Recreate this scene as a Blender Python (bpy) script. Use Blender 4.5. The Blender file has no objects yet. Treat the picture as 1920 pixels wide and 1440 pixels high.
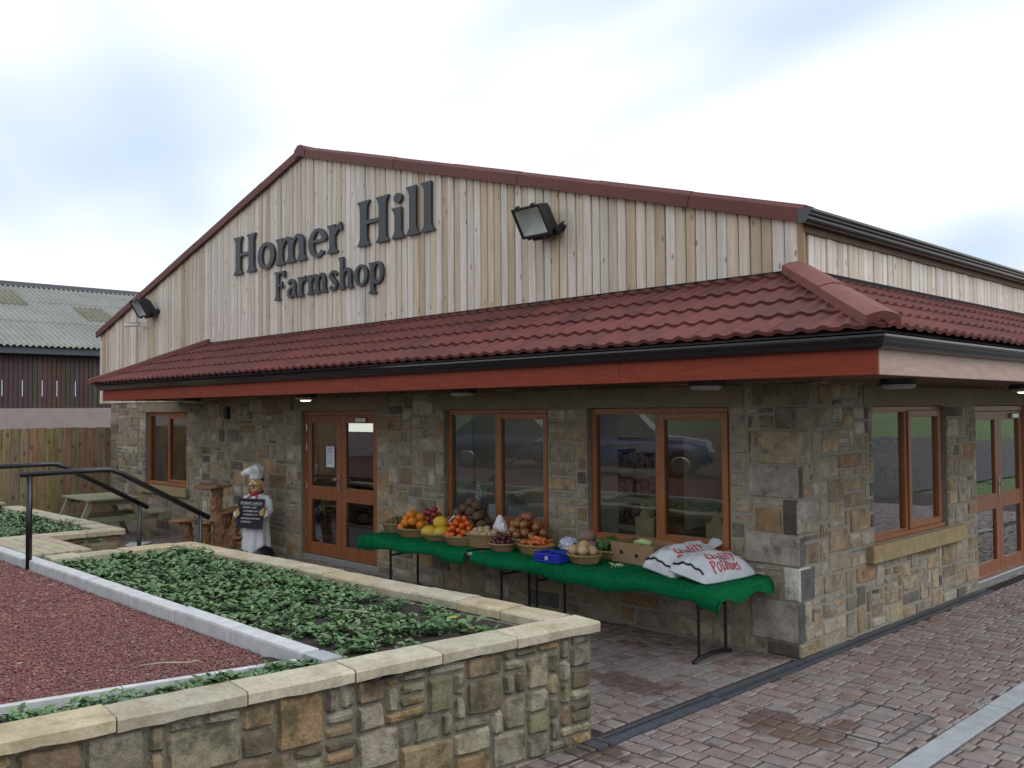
import bpy, math, random
import numpy as np
from mathutils import Matrix, Vector, Euler
random.seed(7)
R = math.radians
PI = math.pi
scene = bpy.context.scene
COL = scene.collection

# ---------------------------------------------------------------- camera
cam = bpy.data.cameras.new('camera')
cam_o = bpy.data.objects.new('camera', cam)
COL.objects.link(cam_o)
cam.sensor_width = 36.0
cam.lens = 32.443
cam.clip_start = 0.05
cam.clip_end = 3000
cam_o.matrix_world = Matrix((
    (0.698066, 0.026053, 0.715559, 3.89835),
    (0.715991, -0.014521, -0.697959, -7.13943),
    (-0.007793, 0.999555, -0.028791, 2.1),
    (0, 0, 0, 1)))
scene.camera = cam_o
CAM = Vector((3.898, -7.139, 2.1))

# ---------------------------------------------------------------- sky and sun
SUN_EL, SUN_AZ = R(48), R(62)          # azimuth from +Y towards +X of the direction TO the sun
world = bpy.data.worlds.new('World')
scene.world = world
world.use_nodes = True
wn, wl = world.node_tree.nodes, world.node_tree.links
wn.clear()
w_out = wn.new('ShaderNodeOutputWorld')
w_bg = wn.new('ShaderNodeBackground')
w_bg.inputs['Strength'].default_value = 0.1
w_sky = wn.new('ShaderNodeTexSky')
w_sky.sky_type = 'NISHITA'
w_sky.sun_disc = False
w_sky.sun_elevation = SUN_EL
w_sky.sun_rotation = SUN_AZ
w_sky.dust_density = 2.0
w_tc = wn.new('ShaderNodeTexCoord')
w_sep = wn.new('ShaderNodeSeparateXYZ')
wl.new(w_tc.outputs['Generated'], w_sep.inputs[0])
def wmath(op, a, b=None):
    n = wn.new('ShaderNodeMath'); n.operation = op
    for i, s in enumerate((a, b)):
        if s is None: continue
        if isinstance(s, (int, float)): n.inputs[i].default_value = s
        else: wl.new(s, n.inputs[i])
    return n.outputs[0]
zc = wmath('ADD', wmath('MAXIMUM', w_sep.outputs[2], 0.0), 0.22)
w_cmb = wn.new('ShaderNodeCombineXYZ')
wl.new(wmath('DIVIDE', w_sep.outputs[0], zc), w_cmb.inputs[0])
wl.new(wmath('DIVIDE', w_sep.outputs[1], zc), w_cmb.inputs[1])
w_map = wn.new('ShaderNodeMapping')
w_map.inputs['Location'].default_value = (3.1, 1.7, 0.4)
w_map.inputs['Rotation'].default_value = (0, 0, R(40))
w_map.inputs['Scale'].default_value = (0.62, 1.0, 1.0)
wl.new(w_cmb.outputs[0], w_map.inputs[0])
w_no = wn.new('ShaderNodeTexNoise')
w_no.inputs['Scale'].default_value = 0.85
w_no.inputs['Detail'].default_value = 3.2
w_no.inputs['Roughness'].default_value = 0.52
w_no.inputs['Distortion'].default_value = 0.15
wl.new(w_map.outputs[0], w_no.inputs['Vector'])
w_r = wn.new('ShaderNodeValToRGB')
w_r.color_ramp.interpolation = 'EASE'
e = w_r.color_ramp.elements
e[0].position = 0.34; e[0].color = (0.56, 0.66, 0.79, 1)
e[1].position = 0.56; e[1].color = (1.0, 1.0, 1.0, 1)
wl.new(w_no.outputs['Fac'], w_r.inputs[0])
w_mul = wn.new('ShaderNodeMix'); w_mul.data_type = 'RGBA'; w_mul.blend_type = 'MULTIPLY'
w_mul.inputs['Factor'].default_value = 1.0
wl.new(w_r.outputs[0], w_mul.inputs[6])
w_mul.inputs[7].default_value = (10.4, 10.75, 11.1, 1)
w_mix = wn.new('ShaderNodeMix'); w_mix.data_type = 'RGBA'
w_mix.inputs['Factor'].default_value = 0.95
wl.new(w_sky.outputs[0], w_mix.inputs[6])
wl.new(w_mul.outputs[2], w_mix.inputs[7])
wl.new(w_mix.outputs[2], w_bg.inputs['Color'])
wl.new(w_bg.outputs[0], w_out.inputs[0])

sun = bpy.data.lights.new('sun', 'SUN')
sun.energy = 1.3
sun.angle = R(35)
sun.color = (1.0, 0.97, 0.93)
sun_o = bpy.data.objects.new('sun', sun)
COL.objects.link(sun_o)
sd = Vector((math.sin(SUN_AZ) * math.cos(SUN_EL), math.cos(SUN_AZ) * math.cos(SUN_EL), math.sin(SUN_EL)))
sun_o.rotation_euler = (-sd).to_track_quat('-Z', 'Y').to_euler()
sun_o.location = sd * 60

scene.view_settings.view_transform = 'Standard'
scene.view_settings.look = 'None'
scene.view_settings.exposure = 0.18
scene.view_settings.gamma = 1.0
scene.view_settings.use_curve_mapping = False
scene.cycles.max_bounces = 8
scene.cycles.transparent_max_bounces = 12
scene.cycles.caustics_reflective = False
scene.cycles.caustics_refractive = False

# ---------------------------------------------------------------- helpers
def s2l(r, g, b):
    def f(c):
        c /= 255.0
        return c / 12.92 if c <= 0.04045 else ((c + 0.055) / 1.055) ** 2.4
    return (f(r), f(g), f(b))

PO = {}          # world offset of a parent
class MB:
    """collects faces (with a colour each) and links them as ONE mesh object"""
    def __init__(s): s.v = []; s.f = []; s.c = []
    def add(s, vs, fs, col=(1, 1, 1)):
        o = len(s.v)
        s.v.extend([tuple(p) for p in vs])
        s.f.extend([tuple(i + o for i in q) for q in fs])
        s.c.extend([col] * len(fs))
        return s
    def box(s, x0, x1, y0, y1, z0, z1, col=(1, 1, 1), M=None):
        vs = [(x, y, z) for z in (z0, z1) for y in (y0, y1) for x in (x0, x1)]
        if M is not None: vs = [tuple(M @ Vector(p)) for p in vs]
        return s.add(vs, [(0, 2, 3, 1), (4, 5, 7, 6), (0, 1, 5, 4), (2, 6, 7, 3), (0, 4, 6, 2), (1, 3, 7, 5)], col)
    def bbox(s, x0, x1, y0, y1, z0, z1, b=.004, col=(1, 1, 1), M=None):
        """box with chamfered edges"""
        b = min(b, (x1-x0)*.45, (y1-y0)*.45, (z1-z0)*.45)
        X = (x0, x0+b, x1-b, x1); Y = (y0, y0+b, y1-b, y1); Z = (z0, z0+b, z1-b, z1)
        vs = []; idx = {}
        def P(i, j, k):
            t = (X[i], Y[j], Z[k])
            if (i, j, k) not in idx:
                idx[(i, j, k)] = len(vs); vs.append(t if M is None else tuple(M @ Vector(t)))
            return idx[(i, j, k)]
        fs = []
        for a in (0, 3):
            q = [(a, 1, 1), (a, 2, 1), (a, 2, 2), (a, 1, 2)]; fs.append([P(*t) for t in (q if a == 3 else q[::-1])])
            q = [(1, a, 1), (2, a, 1), (2, a, 2), (1, a, 2)]; fs.append([P(*t) for t in (q if a == 0 else q[::-1])])
            q = [(1, 1, a), (2, 1, a), (2, 2, a), (1, 2, a)]; fs.append([P(*t) for t in (q if a == 3 else q[::-1])])
        n = lambda a: 1 if a == 0 else 2
        for a in (0, 3):
            for c in (0, 3):
                fs.append([P(a, n(c), 1), P(a, n(c), 2), P(n(a), c, 2), P(n(a), c, 1)])
                fs.append([P(a, 1, n(c)), P(a, 2, n(c)), P(n(a), 2, c), P(n(a), 1, c)])
                fs.append([P(1, a, n(c)), P(2, a, n(c)), P(2, n(a), c), P(1, n(a), c)])
                for d in (0, 3):
                    fs.append([P(a, n(c), n(d)), P(n(a), c, n(d)), P(n(a), n(c), d)])
        return s.add(vs, fs, col)
    def tube(s, pts, rad, n=10, col=(1, 1, 1), cap=True):
        pts = [Vector(p) for p in pts]
        if not hasattr(rad, '__len__'): rad = [rad] * len(pts)
        vs = []; fs = []
        up = None
        for i, p in enumerate(pts):
            if i == 0: d = pts[1] - p
            elif i == len(pts) - 1: d = p - pts[i-1]
            else: d = (pts[i+1] - p).normalized() + (p - pts[i-1]).normalized()
            d.normalize()
            if up is None:
                up = d.orthogonal().normalized()
            a = (up - d * up.dot(d)).normalized(); up = a
            b = d.cross(a)
            for k in range(n):
                t = 2 * PI * k / n
                vs.append(p + (a * math.cos(t) + b * math.sin(t)) * rad[i])
        for i in range(len(pts) - 1):
            for k in range(n):
                k2 = (k + 1) % n
                fs.append((i*n+k, i*n+k2, (i+1)*n+k2, (i+1)*n+k))
        if cap:
            fs.append(tuple(range(n))[::-1]); fs.append(tuple((len(pts)-1)*n + k for k in range(n)))
        return s.add(vs, fs, col)
    def loft(s, rings, col=(1, 1, 1), closed=True, cap=True):
        n = len(rings[0]); vs = [p for r in rings for p in r]; fs = []
        for i in range(len(rings) - 1):
            for k in range(n if closed else n - 1):
                k2 = (k + 1) % n
                fs.append((i*n+k, i*n+k2, (i+1)*n+k2, (i+1)*n+k))
        if cap:
            fs.append(tuple(range(n))[::-1]); fs.append(tuple((len(rings)-1)*n + k for k in range(n)))
        return s.add(vs, fs, col)
    def ell(s, c, r, nu=16, nv=10, col=(1, 1, 1), M=None, fn=None):
        rings = []
        for j in range(1, nv):
            t = PI * j / nv - PI / 2
            rings.append([(math.cos(t)*math.cos(2*PI*k/nu), math.cos(t)*math.sin(2*PI*k/nu), math.sin(t)) for k in range(nu)])
        vs = [(0, 0, -1)] + [p for q in rings for p in q] + [(0, 0, 1)]
        fs = [(0, 1+(k+1) % nu, 1+k) for k in range(nu)]
        for i in range(nv - 2):
            for k in range(nu):
                k2 = (k+1) % nu
                fs.append((1+i*nu+k, 1+i*nu+k2, 1+(i+1)*nu+k2, 1+(i+1)*nu+k))
        L = len(vs) - 1; b = 1 + (nv-2)*nu
        fs += [(L, b+k, b+(k+1) % nu) for k in range(nu)]
        out = []
        for p in vs:
            p = Vector(p)
            if fn: p = p * fn(p)
            p = Vector((p.x*r[0], p.y*r[1], p.z*r[2]))
            if M is not None: p = M @ p
            out.append(p + Vector(c))
        return s.add(out, fs, col)
    def mesh(s, name, mat, smooth=False, off=None):
        me = bpy.data.meshes.new(name)
        v = s.v if off is None else [(a-off[0], b-off[1], c-off[2]) for a, b, c in s.v]
        me.from_pydata(v, [], s.f)
        at = me.attributes.new('Col', 'FLOAT_COLOR', 'FACE')
        at.data.foreach_set('color', np.array([(c[0], c[1], c[2], 1.0) for c in s.c], dtype=np.float32).ravel())
        if smooth: me.shade_smooth()
        if mat is not None: me.materials.append(mat)
        return me
    def build(s, name, mat, parent=None, loc=None, rot=None, smooth=False, kind=None, world=True, fixn=True):
        off = PO.get(parent) if (parent is not None and world) else None
        me = s.mesh(name, mat, smooth, off)
        return link(name, me, parent, loc, rot, kind)
def link(name, data, parent=None, loc=None, rot=None, kind=None):
    o = bpy.data.objects.new(name, data)
    COL.objects.link(o)
    if parent is not None:
        o.parent = parent
        if parent in PO: PO[o] = PO[parent]
    if loc is not None: o.location = loc
    if rot is not None: o.rotation_euler = rot
    if kind: o['kind'] = kind
    return o
def tag(o, label, cat, group=None):
    o['label'] = label; o['category'] = cat
    if group: o['group'] = group
    return o
def thing(name, label, cat, loc=(0, 0, 0), rot=(0, 0, 0), group=None):
    o = bpy.data.objects.new(name, None)
    COL.objects.link(o)
    o.location = loc; o.rotation_euler = rot
    o.empty_display_size = .1
    PO[o] = tuple(loc)
    return tag(o, label, cat, group)
def copy_tree(o, parent=None):
    c = o.copy(); COL.objects.link(c); c.parent = parent
    for ch in list(o.children): copy_tree(ch, c)
    return c
def smooth_mod(o, lv=1):
    m = o.modifiers.new('sub', 'SUBSURF'); m.levels = lv; m.render_levels = lv
    return o
def remesh_mod(o, v=.01, it=4):
    m = o.modifiers.new('re', 'REMESH'); m.mode = 'VOXEL'; m.voxel_size = v; m.use_smooth_shade = True
    k = o.modifiers.new('sm', 'SMOOTH'); k.factor = .5; k.iterations = it
    return o

# ---------------------------------------------------------------- materials
def mat(name, base=(.5, .5, .5), base2=None, scale=8.0, rough=.7, rough2=None, bump=0.0, bscale=None, metal=0.0, attr=False, rand=0.0,
        stretch=(1, 1, 1), detail=5, contrast=(.35, .65), coat=0.0, spec=.5, emit=None, estr=0.0, blotch=None, fine=0.0, sheen=0.0, trans=None, knots=None):
    """principled material: two-tone noise in place coordinates, optional per-face colour, per-object shade, blotches and relief"""
    m = bpy.data.materials.new(name); m.use_nodes = True
    n, l = m.node_tree.nodes, m.node_tree.links
    p = n['Principled BSDF']
    g = n.new('ShaderNodeNewGeometry')
    mp = n.new('ShaderNodeMapping'); mp.inputs['Scale'].default_value = stretch
    if attr:             # each piece carries its own patch of the pattern
        a0 = n.new('ShaderNodeAttribute'); a0.attribute_name = 'Col'
        va = n.new('ShaderNodeVectorMath'); va.operation = 'MULTIPLY_ADD'
        l.new(a0.outputs['Color'], va.inputs[0]); va.inputs[1].default_value = (37, 23, 51); l.new(g.outputs['Position'], va.inputs[2])
        l.new(va.outputs[0], mp.inputs[0])
    else: l.new(g.outputs['Position'], mp.inputs[0])
    def noise(sc, dt=detail, rg=.6):
        t = n.new('ShaderNodeTexNoise'); t.inputs['Scale'].default_value = sc; t.inputs['Detail'].default_value = dt
        t.inputs['Roughness'].default_value = rg
        l.new(mp.outputs[0], t.inputs['Vector']); return t.outputs['Fac']
    def mixc(a, b, fac, mode='MIX'):
        x = n.new('ShaderNodeMix'); x.data_type = 'RGBA'; x.blend_type = mode
        for i, q in ((0, fac), (6, a), (7, b)):
            if isinstance(q, (int, float)): x.inputs[i].default_value = q
            elif isinstance(q, tuple): x.inputs[i].default_value = (*q[:3], 1)
            else: l.new(q, x.inputs[i])
        return x.outputs[2]
    def rng(v, a, b, c=0.0, d=1.0):
        x = n.new('ShaderNodeMapRange'); l.new(v, x.inputs[0])
        for i, q in enumerate((a, b, c, d)): x.inputs[i+1].default_value = q
        return x.outputs[0]
    n1 = noise(scale)
    f1 = rng(n1, contrast[0], contrast[1])
    colr = mixc(base, base2 if base2 else base, f1)
    if attr:
        at = n.new('ShaderNodeAttribute'); at.attribute_name = 'Col'
        colr = mixc(colr, at.outputs['Color'], 1.0, 'MULTIPLY')
    if rand:
        oi = n.new('ShaderNodeObjectInfo')
        hv = n.new('ShaderNodeHueSaturation')
        l.new(rng(oi.outputs['Random'], 0, 1, 1-rand, 1+rand), hv.inputs['Value'])
        l.new(colr, hv.inputs['Color']); colr = hv.outputs[0]
    if fine:
        colr = mixc(colr, rng(noise(scale*9, 3), .3, .7, 1-fine, 1+fine), 1.0, 'MULTIPLY')
    if blotch:           # (colour, scale, lo, hi, strength)
        colr = mixc(colr, blotch[0], rng(noise(blotch[1], 6, .65), blotch[2], blotch[3], 0, blotch[4]))
    if knots:            # (colour, scale, radius, stretch)
        mk = n.new('ShaderNodeMapping'); mk.inputs['Scale'].default_value = knots[3]; l.new(g.outputs['Position'], mk.inputs[0])
        vo = n.new('ShaderNodeTexVoronoi'); vo.voronoi_dimensions = '2D'; vo.inputs['Scale'].default_value = knots[1]
        sx = n.new('ShaderNodeSeparateXYZ'); l.new(mk.outputs[0], sx.inputs[0]); ax = n.new('ShaderNodeMath'); l.new(sx.outputs[0], ax.inputs[0]); l.new(sx.outputs[1], ax.inputs[1])
        cx = n.new('ShaderNodeCombineXYZ'); l.new(ax.outputs[0], cx.inputs[0]); l.new(sx.outputs[2], cx.inputs[1]); l.new(cx.outputs[0], vo.inputs['Vector'])
        colr = mixc(colr, knots[0], rng(vo.outputs['Distance'], knots[2]*.35, knots[2], .7, 0))
    l.new(colr, p.inputs['Base Color'])
    p.inputs['Roughness'].default_value = rough
    if rough2 is not None: l.new(rng(n1, .3, .7, rough, rough2), p.inputs['Roughness'])
    p.inputs['Metallic'].default_value = metal
    p.inputs['Specular IOR Level'].default_value = spec
    if coat: p.inputs['Coat Weight'].default_value = coat; p.inputs['Coat Roughness'].default_value = .25
    if sheen: p.inputs['Sheen Weight'].default_value = sheen
    if emit: p.inputs['Emission Color'].default_value = (*emit, 1); p.inputs['Emission Strength'].default_value = estr
    if trans: p.inputs['Subsurface Weight'].default_value = trans; p.inputs['Subsurface Radius'].default_value = (.02, .02, .01)
    if bump:
        b = n.new('ShaderNodeBump'); b.inputs['Strength'].default_value = min(1, bump); b.inputs['Distance'].default_value = .012
        l.new(noise(bscale or scale*3, 6), b.inputs['Height']); l.new(b.outputs[0], p.inputs['Normal'])
    return m
def glass_mat(name, tint=(.92, .96, .94), boost=1.0):
    m = bpy.data.materials.new(name); m.use_nodes = True
    n, l = m.node_tree.nodes, m.node_tree.links
    n.clear()
    o = n.new('ShaderNodeOutputMaterial'); mx = n.new('ShaderNodeMixShader'); t = n.new('ShaderNodeBsdfTransparent'); g = n.new('ShaderNodeBsdfGlossy')
    t.inputs[0].default_value = (*tint, 1); g.inputs['Roughness'].default_value = 0.004
    fr = n.new('ShaderNodeFresnel'); fr.inputs[0].default_value = 1.52
    mu = n.new('ShaderNodeMath'); mu.operation = 'MULTIPLY'; mu.use_clamp = True; mu.inputs[1].default_value = boost
    no = n.new('ShaderNodeTexNoise'); no.inputs['Scale'].default_value = 1.6; no.inputs['Detail'].default_value = 1
    ge = n.new('ShaderNodeNewGeometry'); l.new(ge.outputs['Position'], no.inputs['Vector'])
    b = n.new('ShaderNodeBump'); b.inputs['Strength'].default_value = .05; b.inputs['Distance'].default_value = .05
    l.new(no.outputs['Fac'], b.inputs['Height']); l.new(b.outputs[0], g.inputs['Normal'])
    l.new(fr.outputs[0], mu.inputs[0]); l.new(mu.outputs[0], mx.inputs[0])
    l.new(t.outputs[0], mx.inputs[1]); l.new(g.outputs[0], mx.inputs[2]); l.new(mx.outputs[0], o.inputs[0])
    return m

W1 = (1, 1, 1)
m_stone = mat('stone', (1.08, 1.06, 1.02), (.62, .58, .52), 7, .9, bump=.9, bscale=40, attr=True, fine=.22, blotch=((.06, .05, .04), 9, .53, .68, .6), contrast=(.32, .68))
m_pstone = mat('planter_stone', (1, 1, 1), (.6, .56, .5), 12, .9, bump=.8, bscale=38, attr=True, fine=.25, blotch=((.045, .047, .022), 8, .47, .63, .75), contrast=(.3, .7))
m_mortar = mat('mortar', (.31, .28, .225), (.24, .215, .175), 22, .95, bump=.5, bscale=90, fine=.15)
m_pmortar = mat('planter_mortar', (.2, .18, .135), (.13, .12, .085), 12, .95, bump=.6, bscale=70, fine=.15, blotch=((.06, .07, .03), 4, .5, .75, .5))
m_coping = mat('coping', (.5, .45, .34), (.34, .285, .19), 4, .85, bump=.6, bscale=30, attr=True, fine=.14, blotch=((.17, .14, .09), 6, .52, .74, .65), contrast=(.3, .7))
m_sand = mat('sandstone_dressed', (.36, .27, .14), (.29, .21, .105), 9, .88, bump=.25, bscale=120, fine=.08)
m_board = mat('larch_board', (1, 1, 1), (.72, .68, .62), 5, .75, attr=True, stretch=(5, 5, .35), bump=.15, bscale=40, fine=.1, contrast=(.3, .7), blotch=((.22, .15, .09), 7, .62, .75, .45), knots=((.14, .09, .055), 3.7, .06, (1, 1, .42)))
m_lintel = mat('lintel_stone', (.27, .22, .145), (.21, .17, .11), 6, .9, fine=.12, bump=.3, bscale=80)
m_brown = mat('brown_timber', (.16, .075, .03), (.11, .05, .02), 8, .6)
m_tile = mat('roof_tile', (.16, .047, .039), (.125, .036, .032), 4, .8, rand=.0, attr=True, bump=.25, bscale=150, fine=.12, spec=.35, blotch=((.075, .034, .033), 2.2, .5, .7, .55))
m_verge = mat('verge_cap', (.145, .034, .029), (.115, .028, .025), 3, .6, fine=.06)
m_hip = mat('hip_cap', (.2, .066, .052), (.165, .052, .043), 6, .75, fine=.1, bump=.2, bscale=160)
m_fascia = mat('stained_fascia', (.27, .043, .018), (.2, .031, .013), 3, .55, stretch=(1, 1, 9), fine=.09, spec=.25)
m_fascias = mat('pale_fascia', (.47, .31, .25), (.38, .24, .19), 4, .5, stretch=(1, 1, 6), fine=.08)  # pale look of the side boards put into the colour; lighting alone fell short
m_soffit = mat('soffit', (.12, .045, .022), (.09, .033, .017), 4, .6, stretch=(1, 7, 1))
m_black = mat('black_gutter', (.009, .01, .012), rough=.1, spec=.6)
m_blackrail = mat('black_paint', (.009, .009, .011), rough=.34, spec=.5)
m_blackpl = mat('black_plastic', (.015, .016, .02), rough=.5)
m_frame = mat('orange_timber', (.33, .115, .03), (.25, .08, .02), 5, .45, stretch=(3, 3, .7), fine=.1, coat=.2, bump=.05, bscale=60)
m_frameh = m_frame
m_door = mat('door_timber', (.29, .095, .03), (.22, .068, .021), 5, .45, stretch=(3, 3, .6), fine=.1, coat=.2)
m_alu = mat('aluminium', (.55, .56, .57), rough=.35, metal=.8)
m_steel = mat('steel', (.5, .5, .5), rough=.3, metal=1)
m_glass = glass_mat('window_glass', boost=2.9)
m_paver = mat('paver', (1, 1, 1), (.8, .77, .76), 16, .45, rough2=.72, attr=True, bump=.35, bscale=110, fine=.12, blotch=((.085, .045, .038), 3.4, .53, .66, .7))
m_joint = mat('paving_joint', (.03, .019, .016), (.05, .032, .027), 18, .9, bump=.5)
m_conc = mat('concrete_kerb', (.56, .565, .565), (.44, .445, .45), 9, .85, fine=.08, bump=.2, bscale=120)
m_concs = mat('concrete_strip', (.36, .38, .39), (.29, .3, .31), 6, .8, fine=.1, bump=.2, bscale=120)
m_gravelb = mat('gravel_bed', (.17, .072, .066), (.11, .046, .043), 30, .95, bump=.9, bscale=120)
m_gravel = mat('gravel_chip', (1, 1, 1), (.8, .75, .75), 20, .85, attr=True)
m_soil = mat('soil', (.022, .017, .013), (.04, .03, .024), 16, .95, bump=1, bscale=70)
m_leaf = mat('pansy_leaf', (1, 1, 1), (.75, .8, .75), 25, .42, attr=True, spec=.4)
m_grass = mat('grass_field', (.09, .15, .03), (.06, .11, .02), .6, .95)
m_tarmac = mat('tarmac', (.06, .06, .062), (.045, .045, .047), 4, .9)
m_fence = mat('fence_board', (1, 1, 1), (.62, .55, .45), 3.5, .85, attr=True, stretch=(4, 4, .6), fine=.15, blotch=((.09, .05, .02), 5, .6, .75, .5), knots=((.05, .025, .01), 4.5, .13, (1, 1, .5)))
m_barnb = mat('barn_board', (1, 1, 1), (.7, .65, .62), 3, .9, attr=True, stretch=(4, 4, .5), fine=.15)
m_block = mat('blockwork', (.36, .3, .275), (.3, .25, .235), 3, .95, fine=.08)
m_corr = mat('fibre_cement', (.29, .285, .26), (.23, .228, .208), 1.2, .9, fine=.1, blotch=((.12, .13, .09), .9, .55, .8, .5))
m_corrg = mat('rooflight_sheet', (.2, .185, .125), (.12, .125, .085), 2.5, .7)
m_greymetal = mat('grey_metal', (.07, .08, .095), rough=.5)
m_picnic = mat('picnic_wood', (.36, .31, .2), (.28, .235, .14), 4, .8, fine=.12, attr=True)
m_wood = mat('driftwood', (.33, .17, .075), (.19, .09, .04), 7, .7, stretch=(1, 1, .3), bump=.7, bscale=30, fine=.15)
m_sign = mat('sign_grey', (.035, .042, .052), rough=.5)
m_turf = mat('green_turf', (.008, .25, .09), (.004, .16, .055), 60, .95, bump=1, bscale=400, fine=.35, spec=.1, blotch=((.001, .085, .026), 7, .5, .75, .6))
m_wick = mat('wicker', (.36, .24, .11), (.22, .13, .05), 40, .7, attr=True, bump=.4, bscale=160)

# ---------------------------------------------------------------- the ground
rg = random.Random(11)
MB().box(-700, 700, -700, 700, -.5, -.07).build('ground', m_grass, kind='structure')
tm = MB(); tm.box(5.6, 26, -45, 60, -.2, -.03); tm.build('road', m_tarmac, kind='structure')

def add_silt(m, spots):
    """brown silt washed over the paving, each patch with its own ragged outline"""
    n, l = m.node_tree.nodes, m.node_tree.links
    p = n['Principled BSDF']
    src = p.inputs['Base Color'].links[0].from_socket
    g = n.new('ShaderNodeNewGeometry')
    no = n.new('ShaderNodeTexNoise'); no.inputs['Scale'].default_value = 7; no.inputs['Detail'].default_value = 5
    l.new(g.outputs['Position'], no.inputs['Vector'])
    for (x, y, sx, sy, colr) in spots:
        mp = n.new('ShaderNodeMapping'); mp.vector_type = 'POINT'
        mp.inputs['Location'].default_value = (-x/sx, -y/sy, 0); mp.inputs['Scale'].default_value = (1/sx, 1/sy, 0)
        l.new(g.outputs['Position'], mp.inputs[0])
        ln = n.new('ShaderNodeVectorMath'); ln.operation = 'LENGTH'; l.new(mp.outputs[0], ln.inputs[0])
        ad = n.new('ShaderNodeMath'); ad.operation = 'MULTIPLY_ADD'; l.new(no.outputs['Fac'], ad.inputs[0]); ad.inputs[1].default_value = 1.5
        l.new(ln.outputs['Value'], ad.inputs[2])
        mr = n.new('ShaderNodeMapRange'); l.new(ad.outputs[0], mr.inputs[0])
        mr.inputs[1].default_value = 1.68; mr.inputs[2].default_value = 1.5; mr.inputs[3].default_value = 0; mr.inputs[4].default_value = .75
        mx = n.new('ShaderNodeMix'); mx.data_type = 'RGBA'; l.new(mr.outputs[0], mx.inputs[0]); l.new(src, mx.inputs[6]); mx.inputs[7].default_value = (*colr, 1)
        src = mx.outputs[2]
    l.new(src, p.inputs['Base Color'])
SILT = [(.8, -1.6, .42, .24, (.12, .072, .052)), (.05, -2.75, .42, .2, (.075, .052, .036)), (1.0, -1.25, .1, .14, (.11, .06, .042)),
        (.55, -1.5, .2, .25, (.10, .06, .05)), (-.6, -1.5, .5, .2, (.1, .055, .05)), (2.6, 2.4, .8, .5, (.085, .04, .035))]
add_silt(m_paver, SILT); add_silt(m_joint, SILT)

pat = MB(); pat.box(-19, 5.7, -16, 16, -.3, -.014)
patio = pat.build('patio', m_joint, kind='structure')
PCOL = [(.235, .18, .18), (.25, .195, .192), (.225, .162, .16), (.26, .215, .21), (.215, .195, .195), (.2, .14, .135), (.24, .18, .175), (.25, .2, .192), (.205, .13, .12)]
def paver_mb(x0, x1, y0, y1, col, h):
    m = MB(); b = .009
    t = [(x0+b, y0+b, h), (x1-b, y0+b, h), (x1-b, y1-b, h), (x0+b, y1-b, h)]
    d = [(x0, y0, h-.006), (x1, y0, h-.006), (x1, y1, h-.006), (x0, y1, h-.006)]
    e_ = [(x0, y0, -.02), (x1, y0, -.02), (x1, y1, -.02), (x0, y1, -.02)]
    t = [(a+rg.uniform(-.003, .003), b_+rg.uniform(-.003, .003), c+rg.uniform(-.0015, .0015)) for a, b_, c in t]
    fs = [(0, 1, 2, 3)]
    for k in range(4):
        k2 = (k+1) % 4
        fs += [(4+k, 4+k2, k2, k), (8+k, 8+k2, 4+k2, 4+k)]
    m.add(t+d+e_, fs, col); return m
pavers = []
def pave(u0, u1, v0, v1, swap, ok):
    v = v0
    while v < v1 - .03:
        w = min(.145, v1 - v)
        u = u0 - rg.uniform(0, .15)
        while u < u1:
            ln = rg.choice((.11, .145, .145, .18, .18, .215))
            a, b = max(u, u0), min(u+ln, u1)
            u += ln
            if b - a < .03: continue
            g_ = .0075
            r = (v+g_, v+w-g_, a+g_, b-g_) if swap else (a+g_, b-g_, v+g_, v+w-g_)
            cx, cy = (r[0]+r[1])/2, (r[2]+r[3])/2
            if not ok(cx, cy): continue
            c = rg.choice(PCOL); k = rg.uniform(.92, 1.14); c = tuple(.62*p+.38*q for p, q in zip(c, (.235, .19, .17))); c = (c[0]*1.06, c[1]*1.1, c[2]*1.08)
            pavers.append((r, tuple(q*k for q in c), rg.uniform(-.003, .002)))
        v += w
pave(.135, 1.515, -9, 13, False, lambda x, y: True)
pave(1.685, 5.6, -9, 13, False, lambda x, y: True)
pave(-2.5, -.005, -9.0, -.0, True, lambda x, y: False)
def wall_x(y): return .03 + (y + 2.62) * .106       # outer face of the planter's front wall
pave(-2.56, -.01, -14.7, -.03, True, lambda x, y: y > -2.5 or x < -15)
pave(-9, -2.52, -.9, .13, True, lambda x, y: x > wall_x(y) - .08)
pave(-6, -2.56, -14.7, -7.5, True, lambda x, y: x < -7.4 and (y > -2.75))
def near(r): return (Vector(((r[0]+r[1])/2, (r[2]+r[3])/2, 0)) - CAM).length
def in_view(x, y, z, mgn=.06):
    q = cam_o.matrix_world.inverted() @ Vector((x, y, z))
    if q.z > -.1: return False
    u = .5 + q.x / -q.z * 32.443 / 36; v = .5 - q.y / -q.z * 32.443 / 36 * 4 / 3
    return -mgn < u < 1+mgn and -mgn < v < 1+mgn
def behind_planter(x, y): return x < -.1 and y > -2.6 and (x < -.9)
seen = [p for p in pavers if in_view((p[0][0]+p[0][1])/2, (p[0][2]+p[0][3])/2, 0, -.01) and not behind_planter((p[0][0]+p[0][1])/2, (p[0][2]+p[0][3])/2)]
seen.sort(key=lambda p: -((p[0][1]-p[0][0])*(p[0][3]-p[0][2])) / near(p[0])**3)
ind = set(id(p) for p in seen[:290])
rest = MB()
for p in pavers:
    b = paver_mb(*p[0], p[1], p[2])
    if id(p) in ind: b.build('paver', m_paver, patio)
    else: rest.add(b.v, b.f, p[1])
rest.build('pavers', m_paver, patio, kind='stuff')

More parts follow.
